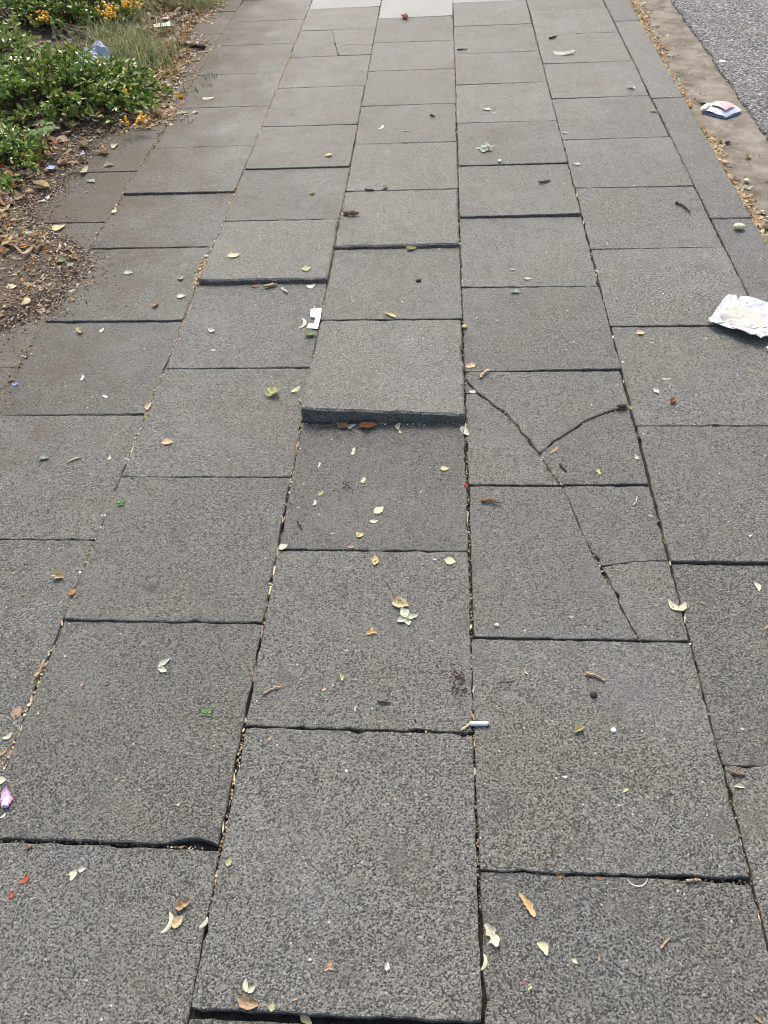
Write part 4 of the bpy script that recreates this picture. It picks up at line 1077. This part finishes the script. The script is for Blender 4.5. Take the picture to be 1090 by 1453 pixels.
for (ax, ay), (bx, by) in list(zip(KA[:-1], KA[1:])) + list(zip(KB[:-1], KB[1:])) + list(zip(KC[:-1], KC[1:])):
    for i in range(26):
        t = r.random()
        crumb(mb, ax + (bx - ax) * t + r.gauss(0, 0.002), ay + (by - ay) * t + r.gauss(0, 0.002), -0.005 + r.uniform(0, 0.004), r.uniform(0.0008, 0.0028), jig(r.choice(MIX), 0.25, r), r)
tag(mb.build('joint_debris', M_TINT), 'tan and brown crumbs packed in the joints between the slabs', 'debris', kind='stuff')
# grit over the whole pavement
r = random.Random(45); mb = MB()
GRIT = [(0.55, 0.50, 0.40), (0.42, 0.30, 0.18), (0.66, 0.64, 0.60), (0.06, 0.05, 0.045), (0.03, 0.028, 0.026), (0.30, 0.2, 0.12), (0.45, 0.40, 0.22)]
for i in range(3600):
    x, y = r.uniform(-0.42, 1.72), 0.35 + 4.4 * r.random() ** 1.2
    k = r.random()
    crumb(mb, x, y, top_z(x, y), (0.0007 + 0.0022 * k ** 4), jig(r.choice(GRIT), 0.25, r), r)
for i in range(260):
    x, y = r.uniform(-0.2, 1.70), 0.5 + 4.0 * r.random()
    L = r.uniform(0.004, 0.011)
    curled(mb, x, y, top_z(x, y), L, L * r.uniform(0.2, 0.6), PALE + BROWN + [(0.05, 0.04, 0.035)] * 4 + [(0.6, 0.6, 0.5)] * 3, r, 0.2)
for (cx, cy, sd_, n_) in ((0.5316, 1.18, 0.008, 34), (0.5316, 1.175, 0.016, 12), (0.770, 0.705, 0.006, 34), (0.770, 0.675, 0.007, 20), (0.758, 0.72, 0.012, 8)):
    for i in range(n_):                        # dark droppings trodden flat
        x, y = cx + r.gauss(0, sd_), cy + r.gauss(0, sd_)
        crumb(mb, x, y, top_z(x, y) - 0.0004, r.uniform(0.001, 0.0032), jig((0.045, 0.028, 0.024), 0.3, r), r)
tag(mb.build('grit', M_TINT), 'tiny pale and dark crumbs strewn over the slabs', 'grit', kind='stuff')
# litter drifted against the foot of the kerb
r = random.Random(46); mb = MB()
for i in range(7000):
    y = r.uniform(1.8, 6.0)
    dens = 0.55 + 0.9 * nz(0, y, 3.2, 6) + 0.5 * nz(0, y, 11, 2) + (0.35 if y > 4.1 else 0)
    if r.random() > dens + 0.25: continue
    wd = 0.018 + 0.030 * max(0, dens)
    x = 4.34 * W + abs(r.gauss(0, wd * 0.85))
    if x > 4.34 * W + 0.14: continue
    L = r.uniform(0.009, 0.032)
    zb = -0.058 + max(0, 0.040 - (x - 4.34 * W) * 0.8) * r.random()
    curled(mb, x, y, zb, L, L * r.uniform(0.35, 0.9), PALE[:3] + PALE[4:6] + PALE[:2] + BROWN[:5] + [(0.55, 0.33, 0.12), (0.50, 0.52, 0.30)], r, 0.35)
for i in range(500):
    y = r.uniform(1.8, 5.5); x = 4.34 * W + abs(r.gauss(0, 0.11))
    if x > 2.0: continue
    crumb(mb, x, y, -0.058, r.uniform(0.001, 0.004), jig(r.choice(CHIP + GRIT), 0.2, r), r)
tag(mb.build('kerb_litter', M_LEAFTINT), 'tan and orange leaf litter drifted along the foot of the kerb', 'leaf litter', kind='stuff')
# loose stones on the asphalt
r = random.Random(47); mb = MB()
for i in range(1500):
    y = r.uniform(1.9, 6.5); x = 5.0 * W + abs(r.gauss(0.0, 0.25)) - 0.01
    crumb(mb, x, y, -0.050 if x < 2.02 else -0.045, r.uniform(0.002, 0.0065), jig(r.choice([(0.10, 0.10, 0.10), (0.17, 0.165, 0.16), (0.25, 0.24, 0.23), (0.06, 0.06, 0.06)]), 0.2, r), r)
tag(mb.build('road_chippings', M_TINT), 'loose grey chippings on the ragged edge of the asphalt', 'gravel', kind='stuff')

# ------------------------------------------------------------------ single pieces of litter
COLS = dict(red=(0.36, 0.10, 0.05), cream=(0.66, 0.60, 0.44), grey=(0.50, 0.50, 0.46), tan=(0.40, 0.28, 0.17), ochre=(0.56, 0.42, 0.20), olive=(0.38, 0.38, 0.17),
            green=(0.56, 0.60, 0.42), white=(0.74, 0.74, 0.71), yellow=(0.62, 0.53, 0.20), yellowc=(0.66, 0.60, 0.33), orange=(0.58, 0.36, 0.13), amber=(0.58, 0.34, 0.09),
            brown=(0.20, 0.125, 0.075), dark=(0.040, 0.032, 0.027), straw=(0.58, 0.49, 0.28), leafgreen=(0.14, 0.25, 0.07), leafpale=(0.42, 0.47, 0.20), sage=(0.42, 0.47, 0.37),
            peach=(0.58, 0.42, 0.27), blue=(0.22, 0.34, 0.62), redbrown=(0.34, 0.17, 0.09), rust=(0.40, 0.19, 0.085), scarlet=(0.55, 0.03, 0.03), amberb=(0.70, 0.38, 0.05))
for k_ in ('green', 'leafgreen', 'leafpale', 'yellow', 'yellowc', 'amber', 'orange', 'ochre', 'olive'):
    c_ = COLS[k_]; l_ = 0.3 * c_[0] + 0.6 * c_[1] + 0.1 * c_[2]
    COLS[k_] = tuple(0.80 * v + 0.20 * l_ * 1.05 for v in c_)
for k_ in list(COLS): COLS[k_] = tuple(v * 0.90 for v in COLS[k_])
def leafmat(c, kind, seed):
    """a dry leaf: blotched blade, paler midrib and side veins along the leaf's own axis"""
    m = NT('leaf_' + kind)
    co = m.n('ShaderNodeTexCoord'); v = co.outputs['Object']
    n1 = m.noise(v, 140, 4, 0.65); n2 = m.noise(v, 45, 2)
    b = m.ramp(n1.outputs['Fac'], [(0.25, tuple(x * 0.62 for x in c)), (0.5, c), (0.8, tuple(min(0.85, x * 1.28) for x in c))])
    b = m.mix(m.ramp(n2.outputs['Fac'], [(0.55, 0.0), (0.78, 0.5)]), b, (c[0] * 0.62, c[1] * 0.5, c[2] * 0.35))
    sx = m.n('ShaderNodeSeparateXYZ'); m.l(v, sx.inputs[0])
    rib = m.math('LESS_THAN', m.math('ABSOLUTE', sx.outputs[1]), 0.0005)
    b = m.mix(m.math('MULTIPLY', rib, 0.45), b, tuple(min(0.8, x * 1.35 + 0.05) for x in c))
    m.l(b, m.b.inputs['Base Color'])
    m.rough(0.7, 0.3)
    m.bump(n1.outputs['Fac'], 0.35, 0.0012)
    tr = m.n('ShaderNodeBsdfTranslucent'); m.l(b, tr.inputs['Color'])
    mx = m.n('ShaderNodeMixShader'); mx.inputs[0].default_value = 0.18
    m.l(m.b.outputs[0], mx.inputs[1]); m.l(tr.outputs[0], mx.inputs[2]); m.l(mx.outputs[0], m.out.inputs['Surface'])
    return m.m
_mats = {}
def lit_mat(col, kind):
    hard = kind in ('twig', 'pebble', 'pod')
    key = (col, hard)
    if key not in _mats:
        _mats[key] = plain_material('matter_' + col, COLS[col], 0.8, 0.3, 0.4, 260, 0.5, 0.0012) if hard else leafmat(COLS[col], col, 0)
    return _mats[key]

def blade(L, w, rng_, prof, rows=9, cols=5, curl=0.3, bend=0.3, skew=0.0, jag=0.06, fold=0.0, x0=0.0):
    """leaf blade along X, centred; prof(t) gives the half width share; returns verts and faces"""
    vs, fs = [], []
    ph = rng_.uniform(0, 6.28)
    for i in range(rows + 1):
        t = i / rows
        base = prof(t) * w * 0.5
        hl, hr = base * (1 + rng_.gauss(0, jag)), base * (1 + rng_.gauss(0, jag))
        cy = skew * math.sin(t * math.pi) * w
        zb = bend * L * (t - 0.5) ** 2 * 1.6 + 0.012 * L * math.sin(t * 9 + ph)
        for j in range(cols):
            s = -1 + 2 * j / (cols - 1)
            y = cy + (hl if s < 0 else hr) * s
            z = zb + curl * abs(s) ** 1.7 * base * (1.0 + 0.35 * math.sin(t * 7 + ph + s)) + fold * abs(s) * base + rng_.gauss(0, 0.012) * w
            if fold:
                y = cy + (y - cy) * (1 - 0.35 * fold)
            vs.append((x0 + (t - 0.5) * L, y, z))
    for i in range(rows):
        for j in range(cols - 1):
            k = i * cols + j
            fs.append((k, k + cols, k + cols + 1, k + 1))
    return vs, fs
OVAL = lambda t: max(0.04, math.sin(math.pi * min(0.985, max(0.015, t))) ** 0.62)
POINT = lambda t: max(0.04, (math.sin(math.pi * t ** 0.75)) ** 0.85)
def piece(kind, L, w, rng_):
    V, F = [], []
    def add(vs, fs, M=None, off=(0, 0, 0)):
        k = len(V)
        for v in vs:
            v = Vector(v)
            if M is not None: v = M @ v
            V.append(v + Vector(off))
        for f in fs: F.append(tuple(i + k for i in f))
    if kind == 'oval':
        add(*blade(L, w, rng_, POINT, curl=rng_.uniform(0.15, 0.55), bend=rng_.uniform(0.0, 0.5)))
        mb = MB(); mb.tube([(-0.5 * L, 0, 0.001), (-0.62 * L, 0.02 * L, 0.001)], [0.03 * w + 0.0002, 0.02 * w + 0.0002], seg=4); add(mb.v, mb.f)
    elif kind == 'fold':
        add(*blade(L, w * 1.25, rng_, POINT, curl=rng_.uniform(-0.2, 0.5), bend=rng_.uniform(0.2, 0.7), fold=rng_.uniform(0.35, 0.9), jag=0.16, skew=rng_.uniform(-0.15, 0.15)))
        vs, fs = blade(L * 0.55, w * 0.8, rng_, OVAL, rows=5, curl=0.6, bend=0.3, jag=0.2)
        add(vs, fs, Matrix.Rotation(rng_.uniform(-0.8, 0.8), 3, 'Z') @ Matrix.Rotation(rng_.uniform(0.2, 0.6), 3, 'X'), (rng_.uniform(-0.15, 0.15) * L, 0.12 * w, 0.10 * w))
    elif kind == 'half':
        add(*blade(L, w, rng_, OVAL, curl=rng_.uniform(0.5, 1.0), bend=rng_.uniform(0.1, 0.4), skew=0.35, jag=0.05))
    elif kind == 'frag':
        tt = [rng_.uniform(0.45, 1.1) for _ in range(11)]
        prof = lambda t: max(0.05, math.sin(math.pi * min(0.97, max(0.03, t))) ** 0.4 * tt[int(t * 10)])
        add(*blade(L, w, rng_, prof, rows=10, curl=rng_.uniform(0.1, 0.7), bend=rng_.uniform(0.1, 0.6), skew=rng_.uniform(-0.2, 0.2), jag=0.12))
    elif kind == 'curl':
        n = 10; tot = rng_.uniform(1.6, 2.8)
        ph = 0; x = y = 0.0; step = L / n * 1.2
        pts = []
        for i in range(n + 1):
            pts.append((x, y)); a = -tot / 2 + tot * i / n; x += step * math.cos(a); y += step * math.sin(a)
        mx_ = sum(p[0] for p in pts) / len(pts); my_ = sum(p[1] for p in pts) / len(pts)
        vs, fs = [], []
        for i, (px_, py_) in enumerate(pts):
            t = i / n; hw = w * 0.5 * (0.35 + 0.65 * math.sin(math.pi * t))
            a = -tot / 2 + tot * t
            for s, zz in ((-1, 0.0), (0, 0.35), (1, 0.1)):
                vs.append((px_ - mx_ - math.sin(a) * hw * s, py_ - my_ + math.cos(a) * hw * s, zz * hw + 0.1 * L * t * t))
        for i in range(n):
            for j in range(2):
                k = i * 3 + j; fs.append((k, k + 3, k + 4, k + 1))
        add(vs, fs)
    elif kind == 'vee':
        a1 = rng_.uniform(0.35, 0.6)
        for sgn, k in ((1, 1.0), (-1, 0.8)):
            vs, fs = blade(L * 0.62 * k, L * 0.26, rng_, POINT, rows=7, curl=0.5, bend=0.35, skew=0.2 * sgn, jag=0.1, x0=L * 0.31 * k)
            add(vs, fs, Matrix.Rotation(sgn * a1 * 1.5 + 0.35, 3, 'Z'), (-0.22 * L, -0.1 * w * sgn, 0.0))
    elif kind == 'star':
        nl = rng_.choice((3, 4, 5)); a0 = rng_.uniform(0, 6.28)
        for i in range(nl):
            a = a0 + 2 * math.pi * i / nl + rng_.uniform(-0.3, 0.3)
            ln = L * rng_.uniform(0.42, 0.6) * (abs(math.cos(a)) + abs(math.sin(a)) * (w / L))
            vs, fs = blade(ln, ln * rng_.uniform(0.5, 0.75), rng_, POINT, rows=6, curl=0.45, bend=0.4, jag=0.15, x0=ln * 0.45)
            add(vs, fs, Matrix.Rotation(a, 3, 'Z') @ Matrix.Rotation(rng_.uniform(-0.25, 0.1), 3, 'Y'), (0, 0, 0.0004 * i))
    elif kind == 'twig':
        r0 = max(0.0007, min(w, L * 0.4) * 0.5)
        n = 8; pts, rads = [], []
        r0 *= 0.8
        by = rng_.uniform(-0.10, 0.10) * L
        for i in range(n + 1):
            t = i / n
            pts.append(((t - 0.5) * L, by * math.sin(t * math.pi) + rng_.gauss(0, 0.06) * r0, r0 * 0.9 + rng_.gauss(0, 0.05) * r0)); rads.append(r0 * (1.0 - 0.35 * t) * rng_.uniform(0.72, 1.18))
        mb = MB(); mb.tube(pts, rads, seg=7)
        mb.v = [Vector((v.x + (rng_.uniform(-0.9, 0.9) * r0 if k_ < 7 or k_ >= 56 else 0), v.y + rng_.gauss(0, 0.16) * r0, v.z + rng_.gauss(0, 0.16) * r0)) for k_, v in enumerate(mb.v)]
        add(mb.v, mb.f)
        if r0 > 0.0015:
            mb = MB(); mb.tube([(0.1 * L, 0, r0), (0.17 * L, r0 * 1.6, r0 * 1.4)], [r0 * 0.5, r0 * 0.3], seg=5); add(mb.v, mb.f)
    elif kind in ('pebble', 'pod'):
        bm = bmesh.new(); bmesh.ops.create_icosphere(bm, subdivisions=2, radius=0.5)
        sd_ = rng_.uniform(0, 50)
        for v in bm.verts:
            k = 1 + (0.30 if kind == 'pebble' else 0.06) * mnoise.noise(v.co * 3.2 + Vector((sd_, 0, 0)))
            v.co = Vector((v.co.x * L * k, v.co.y * w * k * (1 - (0.25 * v.co.x if kind == 'pod' else 0)), v.co.z * min(L, w) * (0.50 if kind == 'pebble' else 0.7) * k))
        add([v.co.copy() for v in bm.verts], [tuple(q.index for q in f.verts) for f in bm.faces]); bm.free()
    mz = min(v.z for v in V)
    return [Vector((v.x, v.y, v.z - mz)) for v in V], F
GROUPS = {'leaf': 'fallen leaves scattered on the paving', 'twig': 'twigs scattered on the paving', 'petal': 'petals scattered on the paving', 'pebble': 'pebbles scattered on the paving',
          'winged seed': 'winged seeds scattered on the paving', 'paper scrap': 'paper chips scattered on the paving', 'leaf stalk': 'leaf stalks scattered on the paving', 'dropping': 'dark crumbled lumps by the cigarette',
          'stick': 'sticks at the edges of the pavement', 'berry': 'stray berries in the joints', 'bark': 'red bark flakes at the lower left'}
for idx, (x, y, L, w, ang, kind, col, nm, cat, lab) in enumerate(LITTER):
    r = random.Random(1000 + idx)
    if 0.40 < x < 0.80 and 1.375 < y < 1.43: y = 1.380       # these lie below the raised edge, not on it
    if 0.0 < x < 0.40 and 2.0 < y < 2.05: y = min(y, 2.022)
    V, F = piece(kind, L, w, r)
    me = mesh(nm, V, F, kind in ('pod', 'pebble', 'oval', 'half', 'vee', 'star'))
    o = link(nm, me, lit_mat(col, kind))
    z = top_z(x, y)
    # lies along the slope of the slab below it
    o.location = (x, y, z + 0.0003)
    if cat == 'leaf': o.scale = (0.86, 0.86, 0.75)
    o.rotation_euler = (r.gauss(0, 0.03), r.gauss(0, 0.03), R(ang))
    tag(o, lab, cat, GROUPS.get(cat))

# ------------------------------------------------------------------ made things lying about
def poly_sheet(name, poly, hf, mat, parent=None, rings=7, thick=0.0004, loc=(0, 0, 0), per_edge=4, jit=0.0):
    """a thin sheet with the given outline, height function hf(x, y, rim) and a real thickness"""
    r = random.Random(len(poly) * 77 + rings)
    pts = []
    for i in range(len(poly)):
        a, b = Vector(poly[i]), Vector(poly[(i + 1) % len(poly)])
        for q in range(per_edge):
            p = a.lerp(b, q / per_edge)
            pts.append(p + Vector((r.gauss(0, jit), r.gauss(0, jit))) if q else p)
    c = sum(pts, Vector((0, 0))) / len(pts)
    n = len(pts)
    vs, fs = [], []
    for k in range(rings):
        s = 1 - k / rings
        for p in pts:
            q = c + (p - c) * s
            vs.append((q.x - loc[0], q.y - loc[1], hf(q.x, q.y, s) - loc[2]))
    vs.append((c.x - loc[0], c.y - loc[1], hf(c.x, c.y, 0) - loc[2]))
    for k in range(rings - 1):
        for i in range(n):
            j = (i + 1) % n
            fs.append((k * n + i, k * n + j, (k + 1) * n + j, (k + 1) * n + i))
    for i in range(n):
        fs.append(((rings - 1) * n + i, (rings - 1) * n + (i + 1) % n, len(vs) - 1))
    me = mesh(name, vs, fs)
    o = link(name, me, mat, parent)
    if parent is None: o.location = loc
    md = o.modifiers.new('thickness', 'SOLIDIFY'); md.thickness = thick; md.offset = 1
    return o
def crease(x, y, s, sd):
    v = Vector((x * s + sd, y * s, sd))
    return abs(mnoise.noise(v)) + 0.5 * abs(mnoise.noise(v * 2.1))
def ccw(poly):
    a = sum(p[0] * q[1] - q[0] * p[1] for p, q in zip(poly, poly[1:] + poly[:1]))
    return poly if a > 0 else poly[::-1]
M_PAPER = plain_material('white_paper', (0.47, 0.485, 0.50), 0.6, 0.3, 0.05, 25)
M_PAPERIN = plain_material('stained_paper', (0.43, 0.415, 0.36), 0.6, 0.3, 0.08, 30)
M_CARD = plain_material('white_card', (0.54, 0.56, 0.58), 0.5, 0.4, 0.03, 30)

# crumpled paper wrapper at the right edge
pb = (1.56, 1.81, 0.0)
wrp = empty('paper_wrapper', pb); tag(wrp, 'crumpled white paper wrapper lying by the kerb joint at the right edge', 'wrapper')
NAP = ccw([(1.4594, 1.7996), (1.4717, 1.8127), (1.5246, 1.9012), (1.5412, 1.9222), (1.5632, 1.9181), (1.5627, 1.8932), (1.5747, 1.9178), (1.6023, 1.9064), (1.6437, 1.8703), (1.6536, 1.8392), (1.6491, 1.7599), (1.6345, 1.7219), (1.5971, 1.7162), (1.582, 1.7071), (1.5679, 1.7011), (1.5252, 1.7301), (1.4906, 1.7596), (1.4728, 1.7696), (1.4582, 1.7863)])
def nap_h(x, y, s):
    front = max(0.0, 1 - (y - (1.70 + 0.55 * max(0, 1.565 - x))) / 0.06)
    return 0.003 + 0.010 * crease(x, y, 24, 3.3) + 0.011 * min(1.0, front) + 0.006 * s ** 3
poly_sheet('paper_sheet', NAP, nap_h, M_PAPER, wrp, loc=pb, per_edge=5)
INN = ccw([(1.497, 1.823), (1.5282, 1.8665), (1.5811, 1.8554), (1.619, 1.8263), (1.6038, 1.7667), (1.5554, 1.7537), (1.500, 1.788)])
poly_sheet('inner_fold', INN, lambda x, y, s: nap_h(x, y, 0) + 0.0035 + 0.004 * crease(x, y, 40, 8) * (1 - s), M_PAPERIN, wrp, loc=pb)
FL1 = ccw([(1.4594, 1.7996), (1.4717, 1.8127), (1.493, 1.822), (1.497, 1.786), (1.4728, 1.7696), (1.4582, 1.7863)])
poly_sheet('folded_corner', FL1, lambda x, y, s: nap_h(x, y, 0) + 0.007 + 0.004 * (1 - s), M_PAPER, wrp, loc=pb, rings=4)
FL2 = ccw([(1.500, 1.765), (1.5252, 1.7321), (1.5679, 1.7031), (1.5971, 1.7182), (1.6345, 1.7239), (1.640, 1.752), (1.60, 1.757), (1.556, 1.748)])
poly_sheet('folded_rim', FL2, lambda x, y, s: nap_h(x, y, 0) + 0.006 + 0.005 * (1 - s) + 0.004 * crease(x, y, 50, 2), M_PAPER, wrp, loc=pb, rings=4)
poly_sheet('paper_corner', ccw([(1.5771, 1.6763), (1.5999, 1.6944), (1.6140, 1.6819), (1.5984, 1.6578), (1.5826, 1.6641)]), lambda x, y, s: 0.006 + 0.008 * crease(x, y, 60, 4), M_PAPER, wrp, loc=pb, rings=4)

# white card cut like a bracket
CARD = ccw([(0.3653, 1.8877), (0.3976, 1.887), (0.3991, 1.8427), (0.3968, 1.7883), (0.3647, 1.7946), (0.3673, 1.8145), (0.3838, 1.8153), (0.384, 1.843), (0.3692, 1.8462)])
bm = bmesh.new()
cv = [bm.verts.new((p[0] - 0.382, p[1] - 1.84, 0.0)) for p in CARD]
f = bm.faces.new(cv); ex = bmesh.ops.extrude_face_region(bm, geom=[f])
for e_ in ex['geom']:
    if isinstance(e_, bmesh.types.BMVert): e_.co.z += 0.0012
bmesh.ops.recalc_face_normals(bm, faces=bm.faces)
cm = bpy.data.meshes.new('card_scrap'); bm.to_mesh(cm); bm.free()
co_ = link('card_scrap', cm, M_CARD); co_.location = (0.382, 1.84, 0.004); co_.rotation_euler = (0.02, -0.05, 0)
tag(co_, 'white bracket shaped card scrap at the joint left of the raised slab', 'card')

# cigarette end
cg = empty('cigarette', (0.809, 0.6095, 0.0045)); cg.rotation_euler = (0, 0, R(1)); tag(cg, 'white cigarette end lying across the joint left of centre right column', 'cigarette')
cg['label'] = 'white cigarette end lying across the long joint in the foreground'
mb = MB(); mb.tube([(-0.0165, 0, 0), (-0.010, 0, 0.0001), (0.002, 0, 0), (0.008, 0.0002, 0), (0.0135, 0, 0)], [0.0041, 0.0042, 0.0040, 0.0042, 0.0041], seg=14); mb.build('paper_tube', M_CARD, cg, smooth=False)
mb = MB(); mb.tube([(0.0137, 0, 0), (0.0158, 0.0002, 0), (0.0168, 0, 0)], [0.0042, 0.0039, 0.0026], seg=12); mb.build('burnt_tip', plain_material('ash', (0.30, 0.30, 0.30), 0.9, 0.2, 0.5, 500), cg)
mb = MB(); mb.tube([(-0.0168, 0, 0), (-0.0163, 0, 0)], [0.0032, 0.0036], seg=12); mb.build('filter', plain_material('filter', (0.62, 0.55, 0.42), 0.9, 0.2, 0.15, 500), cg)

# pink scrap
pk = empty('sweet_wrapper', (0.028, 0.455, 0.002)); tag(pk, 'small pink and white folded wrapper at the lower left edge', 'wrapper')
poly_sheet('pink_side', ccw([(0.0229, 0.4444), (0.0159, 0.4617), (0.0205, 0.4735), (0.0395, 0.4543), (0.0383, 0.4391), (0.0264, 0.4387)]), lambda x, y, s: 0.003 + 0.006 * crease(x, y, 90, 2), plain_material('pink_foil', (0.62, 0.27, 0.50), 0.35, 0.5, 0.2, 200), pk, loc=(0.028, 0.455, 0), rings=4, per_edge=3)
poly_sheet('white_side', ccw([(0.0274, 0.4412), (0.0256, 0.4526), (0.0363, 0.4507), (0.0378, 0.4402)]), lambda x, y, s: 0.0085 + 0.002 * crease(x, y, 90, 2), M_CARD, pk, loc=(0.028, 0.455, 0), rings=3, per_edge=3)

# crushed drinks packet in the gutter
wb = (1.895, 3.42, -0.058)
pc = empty('crushed_packet', wb); tag(pc, 'crushed pink and white packet with blue edge lying in the gutter', 'packet')
OUT = ccw([(1.815, 3.4216), (1.8681, 3.4728), (1.9225, 3.4908), (1.9552, 3.4378), (1.9793, 3.4029), (1.9552, 3.3723), (1.897, 3.3342), (1.8689, 3.3524), (1.8252, 3.3935)])
hp = lambda x, y, s: -0.056 + 0.020 * max(0, 1 - (((x - 1.897) / 0.088) ** 2 + ((y - 3.413) / 0.080) ** 2)) + 0.005 * crease(x, y, 22, 1)
poly_sheet('packet_body', OUT, hp, plain_material('white_film', (0.40, 0.42, 0.46), 0.4, 0.5, 0.06, 40), pc, loc=wb, thick=0.0005)
sh = lambda P, k, dx=0, dy=0: [((x - 1.9) * k + 1.9 + dx, (y - 3.43) * k + 3.43 + dy) for x, y in P]
poly_sheet('pink_panel', ccw([(1.852, 3.420), (1.872, 3.452), (1.9183, 3.474), (1.940, 3.425), (1.944, 3.398), (1.898, 3.362)]), lambda x, y, s: hp(x, y, 0) + 0.0065, plain_material('pink_print', (0.60, 0.30, 0.29), 0.5, 0.45, 0.12, 50), pc, loc=wb, rings=5)
poly_sheet('blue_edge', ccw([(1.8252, 3.3915), (1.8689, 3.3504), (1.897, 3.3322), (1.9552, 3.3703), (1.946, 3.3745), (1.897, 3.3412), (1.872, 3.3574), (1.830, 3.3965)]), lambda x, y, s: -0.058 + 0.001, plain_material('blue_print', (0.22, 0.29, 0.46), 0.4, 0.45, 0.12, 50), pc, loc=wb, rings=3, thick=0.005)
poly_sheet('end_flap', ccw([(1.815, 3.4216), (1.845, 3.4508), (1.858, 3.440), (1.832, 3.398), (1.8252, 3.3935)]), lambda x, y, s: hp(x, y, 0) + 0.0075, plain_material('pale_print', (0.66, 0.60, 0.62), 0.4, 0.45, 0.15, 70), pc, loc=wb, rings=4)

# grey plastic bag in the shrub
BAG = ccw([(-0.925, 3.80), (-0.940, 3.87), (-0.90, 3.905), (-0.905, 3.945), (-0.865, 3.97), (-0.81, 3.90), (-0.790, 3.80), (-0.845, 3.775)])
bag = poly_sheet('plastic_bag', BAG, lambda x, y, s: 0.095 + 0.42 * (y - 3.86) + 0.050 * crease(x, y, 13, 2.2) + 0.014 * crease(x, y, 42, 6) - 0.03 * s ** 3,
                 plain_material('grey_plastic', (0.30, 0.33, 0.37), 0.45, 0.45, 0.25, 30), rings=10, per_edge=6, jit=0.003, loc=(-0.86, 3.86, 0.06))
tag(bag, 'crumpled pale grey plastic bag caught in the shrub at the upper left', 'plastic bag')

# flattened pale green carton scrap with a pink tab, and a blue scrap on the soil
gs = empty('carton_scrap', (-0.75, 4.57, 0.0)); tag(gs, 'pale green flattened scrap with pink tab on bare soil near the top', 'scrap')
zb = soil_z(-0.75, 4.57) + 0.006
poly_sheet('green_panel', ccw([(-0.80, 4.575), (-0.72, 4.615), (-0.688, 4.556), (-0.733, 4.515), (-0.79, 4.535)]), lambda x, y, s: zb + 0.010 + 0.010 * crease(x, y, 20, 5), plain_material('pale_green_print', (0.34, 0.42, 0.35), 0.6, 0.4, 0.1, 40), gs, loc=(-0.75, 4.57, 0), rings=5)
poly_sheet('pink_tab', ccw([(-0.768, 4.615), (-0.765, 4.675), (-0.735, 4.672), (-0.728, 4.625)]), lambda x, y, s: zb + 0.018 + 0.008 * crease(x, y, 30, 1), plain_material('pink_print_pale', (0.46, 0.26, 0.32), 0.6, 0.4, 0.1, 40), gs, loc=(-0.75, 4.57, 0), rings=4)
bs = poly_sheet('blue_scrap', ccw([(-0.7656, 2.8407), (-0.7603, 2.8651), (-0.7334, 2.855), (-0.7281, 2.8291), (-0.7509, 2.8254)]), lambda x, y, s: soil_z(-0.748, 2.845) + 0.008 + 0.006 * crease(x, y, 50, 5), plain_material('blue_foil', (0.16, 0.20, 0.48), 0.35, 0.5, 0.2, 90), loc=(-0.748, 2.845, 0), rings=4)
tag(bs, 'small crumpled blue scrap on the soil beside the creeping plant', 'scrap')

# the bigger dead leaves that can be told apart along the bed
dead = [(-0.60, 3.02, 0.05, 'tan'), (-0.70, 3.06, 0.055, 'ochre'), (-0.78, 3.02, 0.05, 'tan'), (-0.72, 2.9, 0.05, 'peach'), (-0.66, 2.94, 0.045, 'brown'),
        (-0.74, 2.70, 0.05, 'straw'), (-0.80, 2.62, 0.045, 'ochre'), (-0.84, 2.54, 0.05, 'peach'), (-0.80, 2.46, 0.05, 'orange'), (-0.78, 2.40, 0.045, 'ochre'), (-0.83, 2.36, 0.05, 'amber')]
DL = ['tan lobed leaf half under the shrub rim by the paving', 'ochre lobed leaf on the soil under the shrub', 'tan lobed leaf standing beside the maple seedling', 'peach curled leaf on the soil right of the maple seedling', 'dark brown leaf on the soil between the shrub and the dusty slab',
      'straw coloured leaf at the right rim of the creeping plant', 'ochre leaf below the creeping plant at the top of the leaf drift', 'peach leaf in the upper part of the leaf drift at left', 'orange leaf in the middle of the leaf drift at left', 'ochre leaf low in the leaf drift at the left edge', 'amber leaf lowest in the leaf drift at the left edge']
for i, ((x, y, L, c), lb) in enumerate(zip(dead, DL)):
    r = random.Random(600 + i)
    V, F = piece('star' if i % 2 == 0 else 'fold', L * 1.25, L * 0.95, r)
    o = link('dry_leaf', mesh('dry_leaf', V, F), lit_mat(c, 'star')); o.location = (x, y, soil_z(x, y) + 0.008); o.rotation_euler = (r.gauss(0, 0.35), r.gauss(0, 0.35), r.uniform(0, 6))
    tag(o, lb, 'leaf', 'larger dead leaves lying in the planting bed')
